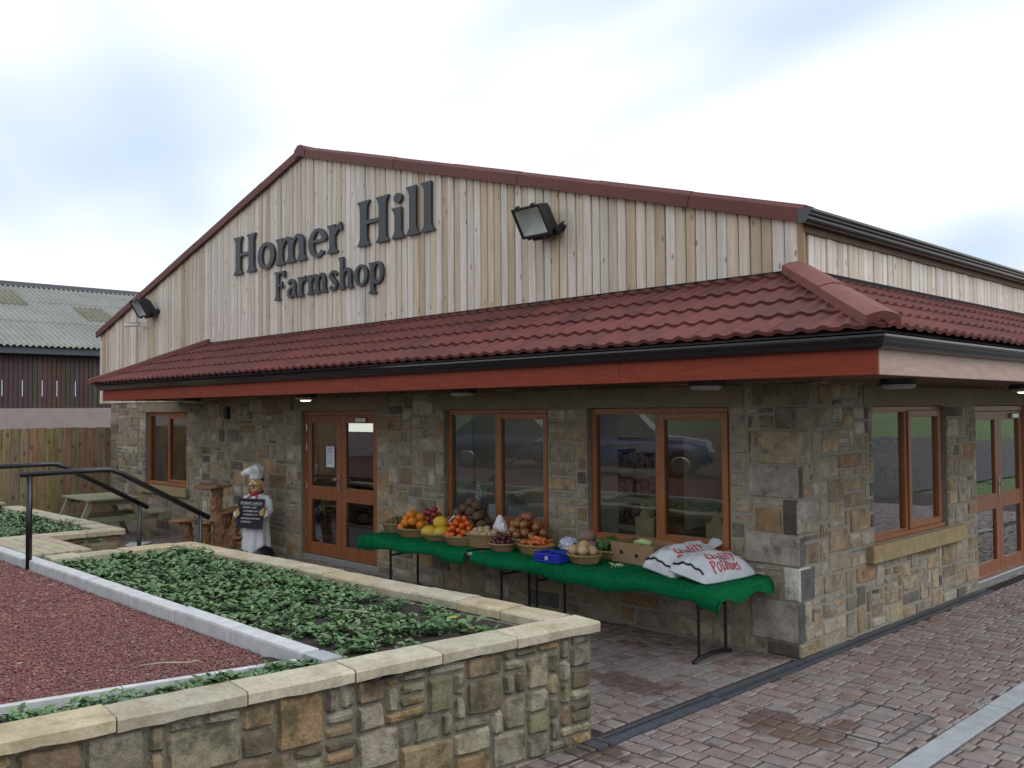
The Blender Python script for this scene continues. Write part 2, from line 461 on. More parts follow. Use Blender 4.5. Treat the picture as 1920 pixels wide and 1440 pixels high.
# flush concrete strip in the paving
y = -9.3
strip = thing('flush_kerb', 'pale grey flush concrete strip running through the block paving at the right', 'kerb', (1.6, -9.3, 0))
while y < 9.5:
    MB().bbox(1.522, 1.678, y+.003, y+.91, -.03, .004+rg.uniform(-.002, .002), .004).build('kerb_unit', m_concs, strip)
    y += .914

# recessed manhole tray in the paving
mh = thing('manhole_cover', 'recessed block-filled manhole cover with thin steel edges in the paving', 'manhole', (1.1, -1.06, 0))
for (a, b, c, d) in ((.85, 1.36, -1.425, -1.412), (.85, 1.36, -.712, -.699), (.848, .862, -1.41, -.714), (1.348, 1.362, -1.41, -.714)):
    MB().box(a, b, c, d, -.02, .004).build('tray_edge', m_greymetal, mh)

# slotted drainage channel
m_drain = mat('drain_grey', (.085, .095, .112), (.06, .067, .08), 14, .45, fine=.1)
m_void = mat('drain_void', (.006, .006, .006), rough=.9)
dr = thing('drain_channel', 'slotted dark grey drainage channel along the foot of the side wall', 'drain', (.06, -2.5, 0))
MB().box(.0, .128, -2.62, 7.5, -.05, -.012).build('channel', m_void, dr)
def grate(y0, y1, side):
    m = MB(); x0, x1 = -.002, .130
    xs = (x0, x0+.02, x0+.075) if side else (x1-.075, x1-.02, x1)
    m.box(x0, xs[0] if not side else x0+.018, y0, y1, -.012, .006) if not side else m.box(x0, x0+.018, y0, y1, -.012, .006)
    if side: m.box(x0+.062, x1, y0, y1, -.012, .006); s0, s1 = x0+.018, x0+.062
    else: m.box(x1-.018, x1, y0, y1, -.012, .006); s0, s1 = x1-.062, x1-.018
    yy = y0
    while yy < y1:
        m.box(s0, s1, yy, min(yy+.015, y1), -.012, .0045); yy += .036
    return m.build('grate', m_drain, dr)
grate(-2.6, -1.36, True); grate(-1.345, -.02, False); grate(-.005, 1.0, False); grate(1.015, 2.6, False); grate(2.615, 4.2, False)
m = MB()
for k in range(9): m.box(-.255+k*.029, -.241+k*.029, -2.665, -2.62, -.012, .0045)
m.box(-.26, .13, -2.62, -2.603, -.012, .006); m.box(-.26, .13, -2.735, -2.665, -.012, .006)
m.build('grate', m_drain, dr)

# ---------------------------------------------------------------- stonework
def stone_mb(o, U, V, N, w, h, proud, col, rr, bev=.018, rnd=.35, sunk=.012):
    """one squared rubble stone, a cushion of 12 faces proud of the mortar"""
    m = MB()
    bu, bv = min(bev/w, .3), min(bev/h, .3)
    us = (0, bu, .5+rr.uniform(-.12, .12), 1-bu, 1); vs = (0, bv, .5 if h > .12 else .5, 1-bv, 1)
    nv = 5 if h > .14 else 4
    if nv == 4: vs = (0, bv, 1-bv, 1)
    P = []
    jit = lambda s: rr.uniform(-s, s)
    for j in range(nv):
        for i in range(5):
            u, v = us[i]*w, vs[j]*h
            ed = i in (0, 4) or j in (0, nv-1)
            cor = i in (0, 4) and j in (0, nv-1)
            if ed:
                d = -sunk
                u += jit(.009); v += jit(.008)
                if cor:
                    u += (1 if i == 0 else -1)*bev*rnd*rr.uniform(.3, 1.4); v += (1 if j == 0 else -1)*bev*rnd*rr.uniform(.3, 1.4)
            else:
                d = proud + jit(.005); u += jit(.004); v += jit(.004)
            P.append(o + U*u + V*v + N*d)
    fs = [(j*5+i, j*5+i+1, (j+1)*5+i+1, (j+1)*5+i) for j in range(nv-1) for i in range(4)]
    m.add(P, fs, col); return m
def lines(brk, step):
    out = [brk[0]]
    for a, b in zip(brk, brk[1:]):
        k = max(1, round((b-a)/step))
        out += [a+(b-a)*(i+1)/k for i in range(k)]
    return out
def rubble(xb, zb, blocked, sizes, cx, cz, rr):
    xb = sorted(set(round(q, 3) for q in xb)); zb = sorted(set(round(q, 3) for q in zb))
    X, Z = lines(xb, cx), lines(zb, cz)
    nx, nz = len(X)-1, len(Z)-1
    occ = [[False]*nx for _ in range(nz)]
    for j in range(nz):
        for i in range(nx):
            mx, mz = (X[i]+X[i+1])/2, (Z[j]+Z[j+1])/2
            if any(a < mx < b and c < mz < d for a, b, c, d in blocked): occ[j][i] = True
    out = []
    for j in range(nz):
        for i in range(nx):
            if occ[j][i]: continue
            cand = [rr.choice(sizes) for _ in range(7)] + [(2, 2), (2, 1), (1, 2), (1, 1)]
            for (w, h) in cand:
                if i+w > nx or j+h > nz: continue
                if all(not occ[j+b][i+a] for b in range(h) for a in range(w)):
                    for b in range(h):
                        for a in range(w): occ[j+b][i+a] = True
                    out.append((X[i], X[i+w], Z[j], Z[j+h])); break
    return out
SCOL = [(.36, .3, .2), (.32, .27, .19), (.38, .325, .235), (.3, .255, .19), (.4, .29, .155), (.34, .21, .1), (.27, .23, .175), (.33, .275, .185), (.42, .365, .275),
        (.31, .225, .14), (.13, .115, .1), (.37, .31, .21), (.34, .295, .225), (.28, .2, .12), (.34, .255, .15), (.43, .375, .29), (.31, .27, .21), (.18, .15, .12), (.36, .29, .18), (.33, .27, .18)]
VX, VY, VZ = Vector((1, 0, 0)), Vector((0, 1, 0)), Vector((0, 0, 1))

shop = thing('farm_shop', 'single storey farm shop of rubble stone with a larch clad gable and red tiled canopy', 'building', (0, 0, 0))
XL, ZS = -14.9, 2.335
DOOR_F = (-7.79, -5.95, .02, 2.118)
WINS_F = [(-13.23, -11.5, .795, 2.118), (-4.6, -2.88, .795, 2.118), (-2.33, -.645, .795, 2.118)]
WIN_S = (1.44, 3.26, .81, 2.118)
DOOR_S = (4.12, 6.0, .02, 2.118)
LINT_F = [(-13.4, -11.33, 2.118, 2.318), (-8.0, -5.7, 2.118, 2.318), (-4.8, -.5, 2.118, 2.318)]
LINT_S = [(1.25, 6.3, 2.118, 2.318)]
SILL = [(-13.4, -11.4, .64, .795), (-4.75, -2.73, .64, .795), (-2.48, -.5, .64, .795)]
# quoins of the near corner: (z0, z1, length on the front, length on the side, colour front, colour side)
QUOIN = [(0, .12, .3, .42, (.12, .1, .08), (.33, .27, .17)), (.12, .47, .45, .085, (.4, .37, .32), (.1, .105, .11)), (.47, .76, .14, .24, (.62, .62, .58), (.12, .115, .115)),
         (.76, 1.03, .5, .085, (.38, .35, .31), (.13, .125, .125)), (1.03, 1.33, .135, .36, (.1, .085, .07), (.36, .34, .29)), (1.33, 1.62, .47, .08, (.36, .34, .31), (.1, .095, .09)),
         (1.62, 1.92, .36, .22, (.36, .3, .2), (.34, .3, .23)), (1.92, 2.118, .2, .4, (.2, .17, .14), (.28, .24, .18)), (2.118, 2.33, .42, .2, (.25, .22, .17), (.2, .17, .13))]
rq = random.Random(5)
SZ = [(2, 1), (3, 1), (3, 2), (4, 2), (2, 2), (4, 3), (3, 3), (5, 2), (4, 2), (2, 3), (3, 2), (3, 3), (2, 1), (3, 1), (4, 1), (5, 3), (4, 3)]
blk = [DOOR_F] + WINS_F + LINT_F + SILL + [(-q[2], 0, q[0], q[1]) for q in QUOIN]
xb = [XL, 0] + [a for b in blk for a in b[:2]]
zb = [0, ZS] + [a for b in blk for a in b[2:]]
front_st = rubble([x for x in xb if XL <= x <= 0], [z for z in zb if 0 <= z <= ZS], blk, SZ, .1, .073, rq)
blk_s = [DOOR_S, WIN_S] + LINT_S + [(1.27, 3.62, .64, .81)] + [(0, q[3], q[0], q[1]) for q in QUOIN]
xb = [0, 12.0] + [a for b in blk_s for a in b[:2]]; zb = [0, ZS] + [a for b in blk_s for a in b[2:]]
side_st = rubble([x for x in xb if 0 <= x <= 12.0], [z for z in zb if 0 <= z <= ZS], blk_s, SZ, .1, .073, rq)
# mortar backing with the openings left out
def wall_cells(x0, x1, z0, z1, holes):
    xs = sorted(set([x0, x1] + [h[0] for h in holes] + [h[1] for h in holes])); zs = sorted(set([z0, z1] + [h[2] for h in holes] + [h[3] for h in holes]))
    xs = [q for q in xs if x0 <= q <= x1]; zs = [q for q in zs if z0 <= q <= z1]
    for a, b in zip(xs, xs[1:]):
        run = None
        for c, d in zip(zs, zs[1:]):
            if any(h[0] < (a+b)/2 < h[1] and h[2] < (c+d)/2 < h[3] for h in holes):
                if run: yield a, b, run[0], run[1]
                run = None
            else: run = (run[0], d) if run else (c, d)
        if run: yield a, b, run[0], run[1]
def wall_mesh(rects, f, t):
    m = MB()
    for a, b, c, d in rects: m.box(*f(a, b, 0, t), c, d) if f is fy else m.box(*f(a, b, 0, t), c, d)
    return m
def fy(a, b, y0, y1): return (a, b, y0, y1)
def fx(a, b, y0, y1): return (-y1, -y0, a, b)
holesF = [DOOR_F] + WINS_F
m = MB()
for a, b, c, d in wall_cells(XL, -.004, -.2, 2.9, holesF): m.box(a, b, 0, .3, c, d)
wf = m.build('front_wall', m_mortar, shop)
m = MB()
for a, b, c, d in wall_cells(.31, 12.0, -.2, 2.9, [DOOR_S, WIN_S]): m.box(-.3, 0, a, b, c, d)
m.box(-.302, -.0, .002, .31, -.2, 2.9)
ws = m.build('side_wall', m_mortar, shop)
MB().box(XL-.0, XL+.3, .302, 14, -.2, 2.9).build('left_wall', m_mortar, shop)
allst = []
for (a, b, c, d) in front_st: allst.append(('f', a, b, c, d))
for (a, b, c, d) in side_st: allst.append(('s', a, b, c, d))
def st_score(s):
    k, a, b, c, d = s
    if k == 'f': ctr = Vector(((a+b)/2, 0, (c+d)/2)); fn = Vector((0, -1, 0))
    else: ctr = Vector((0, (a+b)/2, (c+d)/2)); fn = Vector((1, 0, 0))
    v = CAM - ctr; L = v.length
    if not in_view(*ctr, 0): return 0
    if k == 'f' and ctr.x < -.9 and ctr.z < .45: return 0.00001
    return (b-a)*(d-c)*v.normalized().dot(fn)/L**2
allst.sort(key=st_score, reverse=True)
sr = random.Random(21)
g_ = .006
restF, restS = MB(), MB()
n_ind = 0
for k, s in enumerate(allst):
    f, a, b, c, d = s
    col = sr.choice(SCOL); q = sr.uniform(.85, 1.35); av = sum(col)/3*1.05; col = tuple((.84*x+.16*av)*q for x in col)
    pr = sr.uniform(.003, .013)
    if f == 'f': sm = stone_mb(Vector((a+g_, 0, c+g_)), VX, VZ, -VY, b-a-2*g_, d-c-2*g_, pr, col, sr, .015, .9)
    else: sm = stone_mb(Vector((0, a+g_, c+g_)), VY, VZ, VX, b-a-2*g_, d-c-2*g_, pr, col, sr, .015, .9)
    if n_ind < 280 and st_score(s) > 0:
        sm.build('stone', m_stone, wf if f == 'f' else ws); n_ind += 1
    else:
        t = restF if f == 'f' else restS
        t.add(sm.v, sm.f, col)
restF.build('far_stones', m_stone, wf, kind='stuff'); restS.build('far_stones', m_stone, ws, kind='stuff')
for (z0, z1, lf, ls, cf, cs) in QUOIN:
    m = MB(); p1, p2 = sr.uniform(.012, .022), sr.uniform(.012, .022)
    m.bbox(-lf+.006, p2, -p1, min(ls, .2)-.006, z0+.006, z1-.006, .012)
    m.box(-.05, p2-.003, .0, ls-.006, z0+.014, z1-.014)
    m.c = [cf]*26 + [cs]*6
    # faces of the chamfered box that look along +X take the side colour
    for i, q in enumerate(m.f[:26]):
        ct = sum((Vector(m.v[j]) for j in q), Vector())/len(q)
        if ct.x > p2-.006: m.c[i] = cs
    m.build('quoin', m_stone, wf)
for (a, b, c, d) in LINT_F: MB().bbox(a+.004, b-.004, -.016, .12, c, d-.004, .006).build('lintel', m_lintel, shop)
for (a, b, c, d) in LINT_S: MB().bbox(-.12, .016, a+.004, b-.004, c, d-.004, .006).build('lintel', m_lintel, shop)
for (a, b, c, d) in SILL: MB().bbox(a+.004, b-.004, -.075, .16, c+.003, d-.002, .008).build('sill', m_sand, shop)
MB().bbox(-.16, .075, 1.275, 3.61, .643, .806, .008).build('sill', m_sand, shop)

# ---------------------------------------------------------------- windows and doors (drawn in a u, n, z frame: u along the wall, n outward)
def frame_box(fr, u0, u1, n0, n1, z0, z1, name, matr, parent, b=.006):
    m = MB()
    if fr == 'f': m.bbox(u0, u1, -n1, -n0, z0, z1, b)
    else: m.bbox(n0, n1, u0, u1, z0, z1, b)
    return m.build(name, matr, parent)
def frame_ring(fr, u0, u1, n0, n1, z0, z1, t, name, matr, parent, tb=None, tt=None):
    m = MB(); tb = tb or t; tt = tt or t
    for (a, b, c, d) in ((u0, u0+t, z0, z1), (u1-t, u1, z0, z1), (u0+t, u1-t, z0, z0+tb), (u0+t, u1-t, z1-tt, z1)):
        if fr == 'f': m.bbox(a, b, -n1, -n0, c, d, .005)
        else: m.bbox(n0, n1, a, b, c, d, .005)
    return m.build(name, matr, parent)
def pane(fr, u0, u1, n, z0, z1, parent):
    m = MB()
    if fr == 'f': m.box(u0, u1, -n-.002, -n+.002, z0, z1)
    else: m.box(n-.002, n+.002, u0, u1, z0, z1)
    m.f = [m.f[2 if fr == 'f' else 5]]; m.c = m.c[:1]
    return m.build('pane', m_glass, parent)
def window(fr, u0, u1, z0, z1):
    w = bpy.data.objects.new('window', None); COL.objects.link(w); w.parent = shop; PO[w] = (0, 0, 0)
    n0, n1 = -.13, -.06
    frame_ring(fr, u0+.002, u1-.002, n0, n1, z0+.002, z1-.004, .06, 'frame', m_frame, w)
    mid = (u0+u1)/2
    frame_box(fr, mid-.03, mid+.03, n0+.002, n1-.002, z0+.06, z1-.06, 'mullion', m_frame, w)
    frame_ring(fr, mid+.022, u1-.052, n0+.02, n1+.018, z0+.05, z1-.05, .066, 'sash', m_frame, w)
    frame_box(fr, u0-.0+.004, u1-.004, n1-.01, n1+.04, z0+.003, z0+.05, 'timber_sill', m_frame, w)
    pane(fr, u0+.06, mid-.03, n0+.03, z0+.06, z1-.06, w)
    pane(fr, mid+.085, u1-.115, n0+.05, z0+.11, z1-.11, w)
    return w
m_lining = mat('white_reveal', (.5, .5, .47), rough=.9)
for q in WINS_F:
    window('f', *q)
    MB().box(q[0]-.1, q[0]+.06, .14, .42, q[2], q[3]).build('reveal_lining', m_lining, shop)
window('s', *WIN_S)
def door_pair(fr, u0, u1, z0, z1):
    w = bpy.data.objects.new('door', None); COL.objects.link(w); w.parent = shop; PO[w] = (0, 0, 0)
    n0, n1 = -.14, -.05
    fm = MB()
    for (a, b, c, d) in ((u0+.002, u0+.055, z0, z1-.004), (u1-.055, u1-.002, z0, z1-.004), (u0+.055, u1-.055, z1-.07, z1-.004)):
        if fr == 'f': fm.bbox(a, b, -n1, -n0, c, d, .005)
        else: fm.bbox(n0, n1, a, b, c, d, .005)
    fm.build('frame', m_door, w)
    frame_box(fr, u0+.01, u1-.01, n0, n1+.045, z0-.01, z0+.06, 'threshold', m_alu, w)
    mid = (u0+u1)/2
    for (a, b) in ((u0+.058, mid-.003), (mid+.003, u1-.058)):
        zb_, zt = z0+.063, z1-.073
        st = .115
        m = MB()
        for (p, q, r_, s_) in ((a, a+st, zb_, zt), (b-st, b, zb_, zt), (a+st, b-st, zb_, zb_+.17), (a+st, b-st, zt-.1, zt), (a+st, b-st, zb_+.78, zb_+.97)):
            if fr == 'f': m.bbox(p, q, .062, .112, r_, s_, .004)
            else: m.bbox(-.112, -.062, p, q, r_, s_, .004)
        m.build('leaf', m_door, w)
        pane(fr, a+st, b-st, -.088, zb_+.17, zb_+.78, w)
        pane(fr, a+st, b-st, -.088, zb_+.97, zt-.1, w)
    hb = MB()
    hu = mid-.03
    if fr == 'f':
        hb.box(hu-.02, hu+.02, .05, .062, 1.0, 1.24); hb.tube([(hu, .05, 1.16), (hu, .005, 1.16), (hu-.09, .0, 1.16)], .009, 8)
    else:
        hb.box(-.062, -.05, hu-.02, hu+.02, 1.0, 1.24); hb.tube([(-.05, hu, 1.16), (-.005, hu, 1.16), (0, hu-.09, 1.16)], .009, 8)
    hb.build('handle', m_steel, w)
    for zh in (.35, 1.05, 1.6, 1.88):
        if fr == 'f': MB().tube([(u0+.058, .055, zh-.05), (u0+.058, .055, zh+.05)], .009, 6).build('hinge', m_steel, w)
    frame_box(fr, (u1-.52), (u1-.3), -.06, -.02, z1-.16, z1-.1, 'door_closer', m_alu, w)
    return w
door_pair('f', *DOOR_F); door_pair('s', *DOOR_S)

# ---------------------------------------------------------------- inside the shop
m_int = mat('interior_wall', (.6, .58, .52), (.52, .5, .45), 2, .9)
m_intf = mat('interior_floor', (.09, .06, .045), (.07, .045, .035), 3, .5)
m_dark = mat('interior_dark', (.06, .045, .035), (.04, .03, .025), 4, .8)
MB().box(XL+.3, -.302, .302, 9, -.1, .02).build('interior_floor', m_intf, shop)
MB().box(XL+.3, -.302, .302, 9, 2.62, 2.7).build('interior_ceiling', m_int, shop)
MB().box(XL+.3, -.302, 7.9, 8.0, .02, 2.62).build('interior_wall', m_int, shop)
MB().box(-9.3, -9.2, .302, 7.9, .02, 2.62).build('interior_wall', m_int, shop)
MB().box(-5.6, -5.5, 1.3, 7.9, .02, 2.62).build('interior_wall', m_int, shop)

# ---------------------------------------------------------------- larch cladding
BC = [(.74, .665, .6), (.72, .64, .565), (.64, .535, .42), (.77, .705, .65), (.59, .475, .345), (.68, .59, .49), (.75, .68, .625), (.55, .435, .305), (.66, .565, .46), (.79, .73, .68), (.7, .63, .565)]
XA, XB, XR = -15.43, .07, -7.68
ZE, ZR = 3.672, 5.80
def gable_z(x): return ZE + (ZR-ZE)*(1-abs(x-XR)/(XB-XR))
m = MB(); back = [(XA+.02, .0, 2.302), (XB-.02, .0, 2.9), (XB-.02, .0, ZE-.1), (XR, .0, ZR-.1), (XA+.02, .0, ZE-.1)]
m.add([(XA+.02, .02, 2.31), (XL, .02, 2.31), (XL, .02, 2.901), (XB-.02, .02, 2.901), (XB-.02, .02, ZE-.01), (XR, .02, ZR-.01), (XA+.02, .02, ZE-.01)], [(0, 1, 2, 6), (2, 3, 4, 5, 6)])
m.add([(XB-.02, .02, 2.901), (XB-.02, 12, 2.901), (XB-.02, 12, ZE-.05), (XB-.02, .02, ZE-.05)], [(0, 1, 2, 3)])
m.add([(XA+.02, .02, 2.31), (XA+.02, 12, 2.31), (XA+.02, 12, ZE), (XA+.02, .02, ZE)], [(0, 3, 2, 1)])
clad = m.build('cladding', m_dark, shop)
br = random.Random(3)
x = XA
while x < XB - .01:
    w = br.choice((.112, .112, .105, .118))
    x1 = min(x + w, XB)
    if XB - x1 < .05: x1 = XB
    zt = gable_z((x+x1)/2) + .03
    zb0 = 2.302 if x < -11.3 else 2.95
    pr = br.choice((0, 0, .006, .012)); k = br.uniform(.92, 1.15)
    c = tuple(q*k for q in br.choice(BC))
    MB().bbox(x+.0045, x1-.0045, -.028-pr, .012, zb0, zt, .008, c).build('board', m_board, clad)
    x = x1
y = -.02
fb = MB()
while y < 11.9:
    w = br.choice((.105, .112, .1))
    pr = br.choice((0, 0, .004, .008)); k = br.uniform(1.0, 1.2)
    c = tuple(q*k for q in br.choice(BC[:2]+BC[3:4]+BC[5:7]+BC[8:]))
    if 0 < y < 7.6: MB().bbox(XB-.012, XB+.028+pr, y+.004, y+w-.004, 2.95, 3.58, .008, c).build('board', m_board, clad)
    elif y > 0: fb.box(XB-.012, XB+.028+pr, y+.004, y+w-.004, 2.95, 3.57, c)
    y += w
fb.build('far_boards', m_board, clad, kind='stuff')
MB().bbox(XB-.002, XB+.046, -.046, .0, 2.95, 3.66, .004, (.42, .27, .15)).build('corner_batten', m_board, shop)

# ---------------------------------------------------------------- main roof, verges, upper gutter
def roll(t):            # double roll profile over one tile width, t in 0..1
    d = abs(((t*2) % 1.0) - .5)
    return .026*math.exp(-(d/.2)**2)
sl = (ZR-ZE)/(XB-XR)
ang = math.atan(sl)
def main_slope(sg):
    m = MB(); nv = 230
    U = Vector((sg*math.cos(ang), 0, -math.sin(ang))); N = Vector((sg*math.sin(ang), 0, math.cos(ang)))
    o = Vector((XR, -.06, ZR+.085))
    L = (XB-XR)/math.cos(ang) + .07
    rows = []
    ncr = 24
    for r_ in range(ncr):
        for tt, lift in ((r_/ncr, 0.0), ((r_+1)/ncr, .024)):
            rows.append([o + U*(L*tt) + Vector((0, 12.2*k/nv, 0)) + N*(lift + roll(12.2*k/nv/.33)) for k in range(nv+1)])
    m.loft(rows, closed=False, cap=False)
    m.add([o+U*L-N*.0, o+U*L+Vector((0, 12.2, 0)), o+Vector((0, 12.2, 0))-N*.05, o-N*.05], [(0, 1, 2, 3)])
    return m
mr_ = main_slope(1); m2 = main_slope(-1); mr_.add(m2.v, m2.f, (1, 1, 1))
mr_.build('main_roof', m_tile, shop)
# verge caps, end to end up both slopes
for sg in (1, -1):
    U = Vector((sg*math.cos(ang), 0, -math.sin(ang))); N = Vector((sg*math.sin(ang), 0, math.cos(ang)))
    L = (XB-XR)/math.cos(ang) + .045
    npc = 7
    for k in range(npc):
        a, b = L*k/npc, L*(k+1)/npc
        m = MB(); st = .004 * (k % 2)
        o = Vector((XR, 0, ZR))
        prof = [(-.095-st, -.012), (-.095-st, .1), (-.06, .138+st), (.1, .138+st), (.1, .115), (-.04, .1), (-.06, -.012)]
        m.loft([[o + U*a + VY*p + N*q for p, q in prof], [o + U*(b-.004) + VY*p + N*q for p, q in prof]])
        m.build('verge_cap', m_verge, shop)
m = MB(); prof = [(-.14, -.03), (-.13, .09), (-.04, .15), (.04, .15), (.13, .09), (.14, -.03), (0, .0)]
m.loft([[(XR+p, -.104, ZR+q) for p, q in prof], [(XR+p, .16, ZR+q) for p, q in prof]]); m.build('ridge_end_cap', m_verge, shop)
MB().bbox(XB+.0, XB+.05, -.03, 12, 3.572, 3.70, .003).build('eaves_fascia', m_brown, shop)
OGEE = [(0, .115), (.0, .0), (.058, .0), (.066, .004), (.082, .022), (.085, .034), (.088, .05), (.104, .066), (.106, .076), (.112, .082), (.12, .096), (.12, .115), (.112, .115), (.105, .085), (.08, .057), (.075, .03), (.055, .008), (.008, .008), (.008, .115)]
def gutter_x(x, y0, y1, z, s=1.0):
    m = MB(); m.loft([[(x+p*s, y0, z+q*s) for p, q in OGEE], [(x+p*s, y1, z+q*s) for p, q in OGEE]]); return m
m = gutter_x(XB+.052, -.13, 12, 3.63)
m.build('upper_gutter', m_black, shop)
m = MB(); m.loft([[(XB+.052+p*.98, yy, 3.631+q*.98) for p, q in OGEE[:12]] for yy in (-.134, -.128)]); m.build('gutter_end_cap', mat('gutter_end', (.06, .065, .075), rough=.4), shop)

# ---------------------------------------------------------------- canopy: soffit, fascia, gutter, tiles, hips
OV = 1.282; CXL = -11.877; CYE = 12.0
ZT, ZEV = 3.245, 2.6          # top of the slope at the wall, tile line at the eave
EO = 1.40                     # eave line of the tiles
sa = math.atan((ZT-ZEV)/EO); SLn = math.hypot(ZT-ZEV, EO)
m = MB()
nsof = 9
for k in range(nsof):
    a, b = -OV+.03+(OV-.03)*k/nsof, -OV+.03+(OV-.03)*(k+1)/nsof
    m.box(CXL+.03, -b+.0 if False else 1.25+0*a, a+.002, b-.002, 2.337, 2.35)
m.build('soffit', m_soffit, shop)
m = MB()
for k in range(nsof):
    a, b = (OV-.03)*k/nsof, (OV-.03)*(k+1)/nsof
    m.box(a+.002, b-.002, .0, CYE, 2.338, 2.351)
m.build('soffit', m_soffit, shop)
fas = [CXL, -8.3, -4.5, -.86, OV-.0]
for a, b in zip(fas, fas[1:]):
    MB().bbox(a+.001, b-.001, -OV, -OV+.025, 2.315, 2.50, .003).build('fascia', m_fascia, shop)
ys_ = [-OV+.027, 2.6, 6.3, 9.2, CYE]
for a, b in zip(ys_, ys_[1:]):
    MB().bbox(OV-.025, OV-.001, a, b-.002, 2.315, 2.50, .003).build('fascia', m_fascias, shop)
MB().bbox(CXL, CXL+.025, -OV+.027, -.03, 2.315, 2.5, .003).build('fascia', m_fascia, shop)
# gutter round the canopy, mitred
gs = .76
P0 = lambda p: [(CXL-p, -.03), (CXL-p, -OV-p), (OV+p, -OV-p), (OV+p, CYE)]
rings = [[(P0(p*gs)[i][0], P0(p*gs)[i][1], 2.484+q*gs) for p, q in OGEE] for i in range(4)]
MB().loft(rings).build('gutter', m_black, shop)
# tiles
TCOL = [(1, 1, 1), (.95, .94, .97), (1.08, 1.04, 1.0), (.84, .87, .95), (1.1, 1.05, 1.0), (.76, .82, .92), (1, .97, .95), (1.04, 1.04, 1.06)]
tr = random.Random(9)
def slope_tiles(o, U, D, N, umin, umax, hipL, hipR, courses=5, tw=.33):
    """o: eave start; U along the eave; D down the slope; hipL/hipR: how far the end moves in per metre up the slope (0 = square)"""
    out = []
    ex = SLn / 4.45
    for c in range(courses):
        s0 = c*ex; s1 = min(s0 + ex + .05, SLn + .01)
        k = 0
        u = umin
        while u < umax:
            pr = [u + tw*i/10 for i in range(11)]
            m = MB(); top, bot, und = [], [], []
            lo = lambda s: umin + hipL*s*math.cos(sa); hi = lambda s: umax - hipR*s*math.cos(sa)
            if u < hi(s0) and u+tw > lo(s0):
                col = tr.choice(TCOL)
                jl = tr.uniform(-.002, .003)
                for q in pr:
                    rl = roll((q-umin)/tw)
                    qb = min(max(q, lo(s0)), hi(s0)); qt = min(max(q, lo(s1)), hi(s1))
                    bot.append(o + U*qb - D*s0 + N*(.03+jl+rl)); und.append(o + U*qb - D*s0 + N*(.003+jl+rl*.8))
                    top.append(o + U*qt - D*s1 + N*(.004+rl))
                m.add(und+bot+top, [(i, i+1, 12+i, 11+i) for i in range(10)] + [(11+i, 12+i, 23+i, 22+i) for i in range(10)], col)
                ctr = o + U*(u+tw/2) - D*(s0+.15)
                out.append((ctr, m))
            u += tw
    return out
Df = Vector((0, -math.cos(sa), -math.sin(sa))); Nf = Vector((0, -math.sin(sa), math.cos(sa)))
Ds = Vector((math.cos(sa), 0, -math.sin(sa))); Ns = Vector((math.sin(sa), 0, math.cos(sa)))
Dl = Vector((-math.cos(sa), 0, -math.sin(sa))); Nl = Vector((-math.sin(sa), 0, math.cos(sa)))
EOf = EO
cr_parent = MB()
cr_parent.add([(CXL-.1, -EO, ZEV-.02), (OV+.1, -EO, ZEV-.02), (.0, -.0, ZT-.02), (CXL-.1+EO, -.0, ZT-.02), (OV+.1, CYE, ZEV-.02), (0, CYE, ZT-.02), (CXL-.1, 0, ZEV-.02)],
              [(0, 1, 2, 3), (1, 4, 5, 2), (0, 3, 6)])
croof = cr_parent.build('canopy_roof', m_dark, shop)
tf = slope_tiles(Vector((CXL-.1, -EO, ZEV)), VX, Df, Nf, 0, (OV+.12)-(CXL-.1), 1, 1)
ts = slope_tiles(Vector((EO, -EO, ZEV)), VY, Ds, Ns, 0, CYE+EO, 1, 0)
tl = slope_tiles(Vector((CXL-.1, 0, ZEV)), -VY, Dl, Nl, 0, EO, 0, 1)
tt = sorted(tf + [q for q in ts], key=lambda q: (0 if in_view(*q[0], .0) else 100) + (q[0]-CAM).length)
rt = MB()
for k, (ctr, m_) in enumerate(tt + tl):
    if k < 290: m_.build('tile', m_tile, croof, smooth=False)
    else: rt.add(m_.v, m_.f, m_.c[0])
rt.build('far_tiles', m_tile, croof, kind='stuff')
# hip caps
def hip(p0, p1, side, n, parent):
    d = (p1-p0); L = d.length; d.normalize()
    up = (VZ - d*d.z).normalized(); sd_ = d.cross(up)
    for k in range(n):
        a, b = L*k/n, L*(k+1)/n + (.03 if k < n-1 else 0)
        li = .045
        prof = [(-.115, -.06), (-.112, .01), (-.055, .03), (0, .04), (.055, .03), (.112, .01), (.115, -.06)]
        m = MB(); r1 = [p0 + d*a + sd_*p + up*(q+li+.006) for p, q in prof]; r2 = [p0 + d*b + sd_*p + up*(q+li-.002) for p, q in prof]
        m.loft([r1, r2]); m.build('hip_cap', m_hip, parent)
hip(Vector((EO-.05, -EO+.05, ZEV+.03)), Vector((.03, -.03, ZT+.01)), 1, 2, croof)
hip(Vector((CXL-.12, -EO-.02, ZEV)), Vector((CXL-.1+EO, -.03, ZT+.01)), 1, 2, croof)
m = MB(); m.box(CXL-.1+EO-.2, .05, -.05, -.03, ZT-.03, ZT+.022); m.box(.1, .12, -.06, CYE, ZT-.03, ZT+.022)
m.build('flashing', m_void, shop)

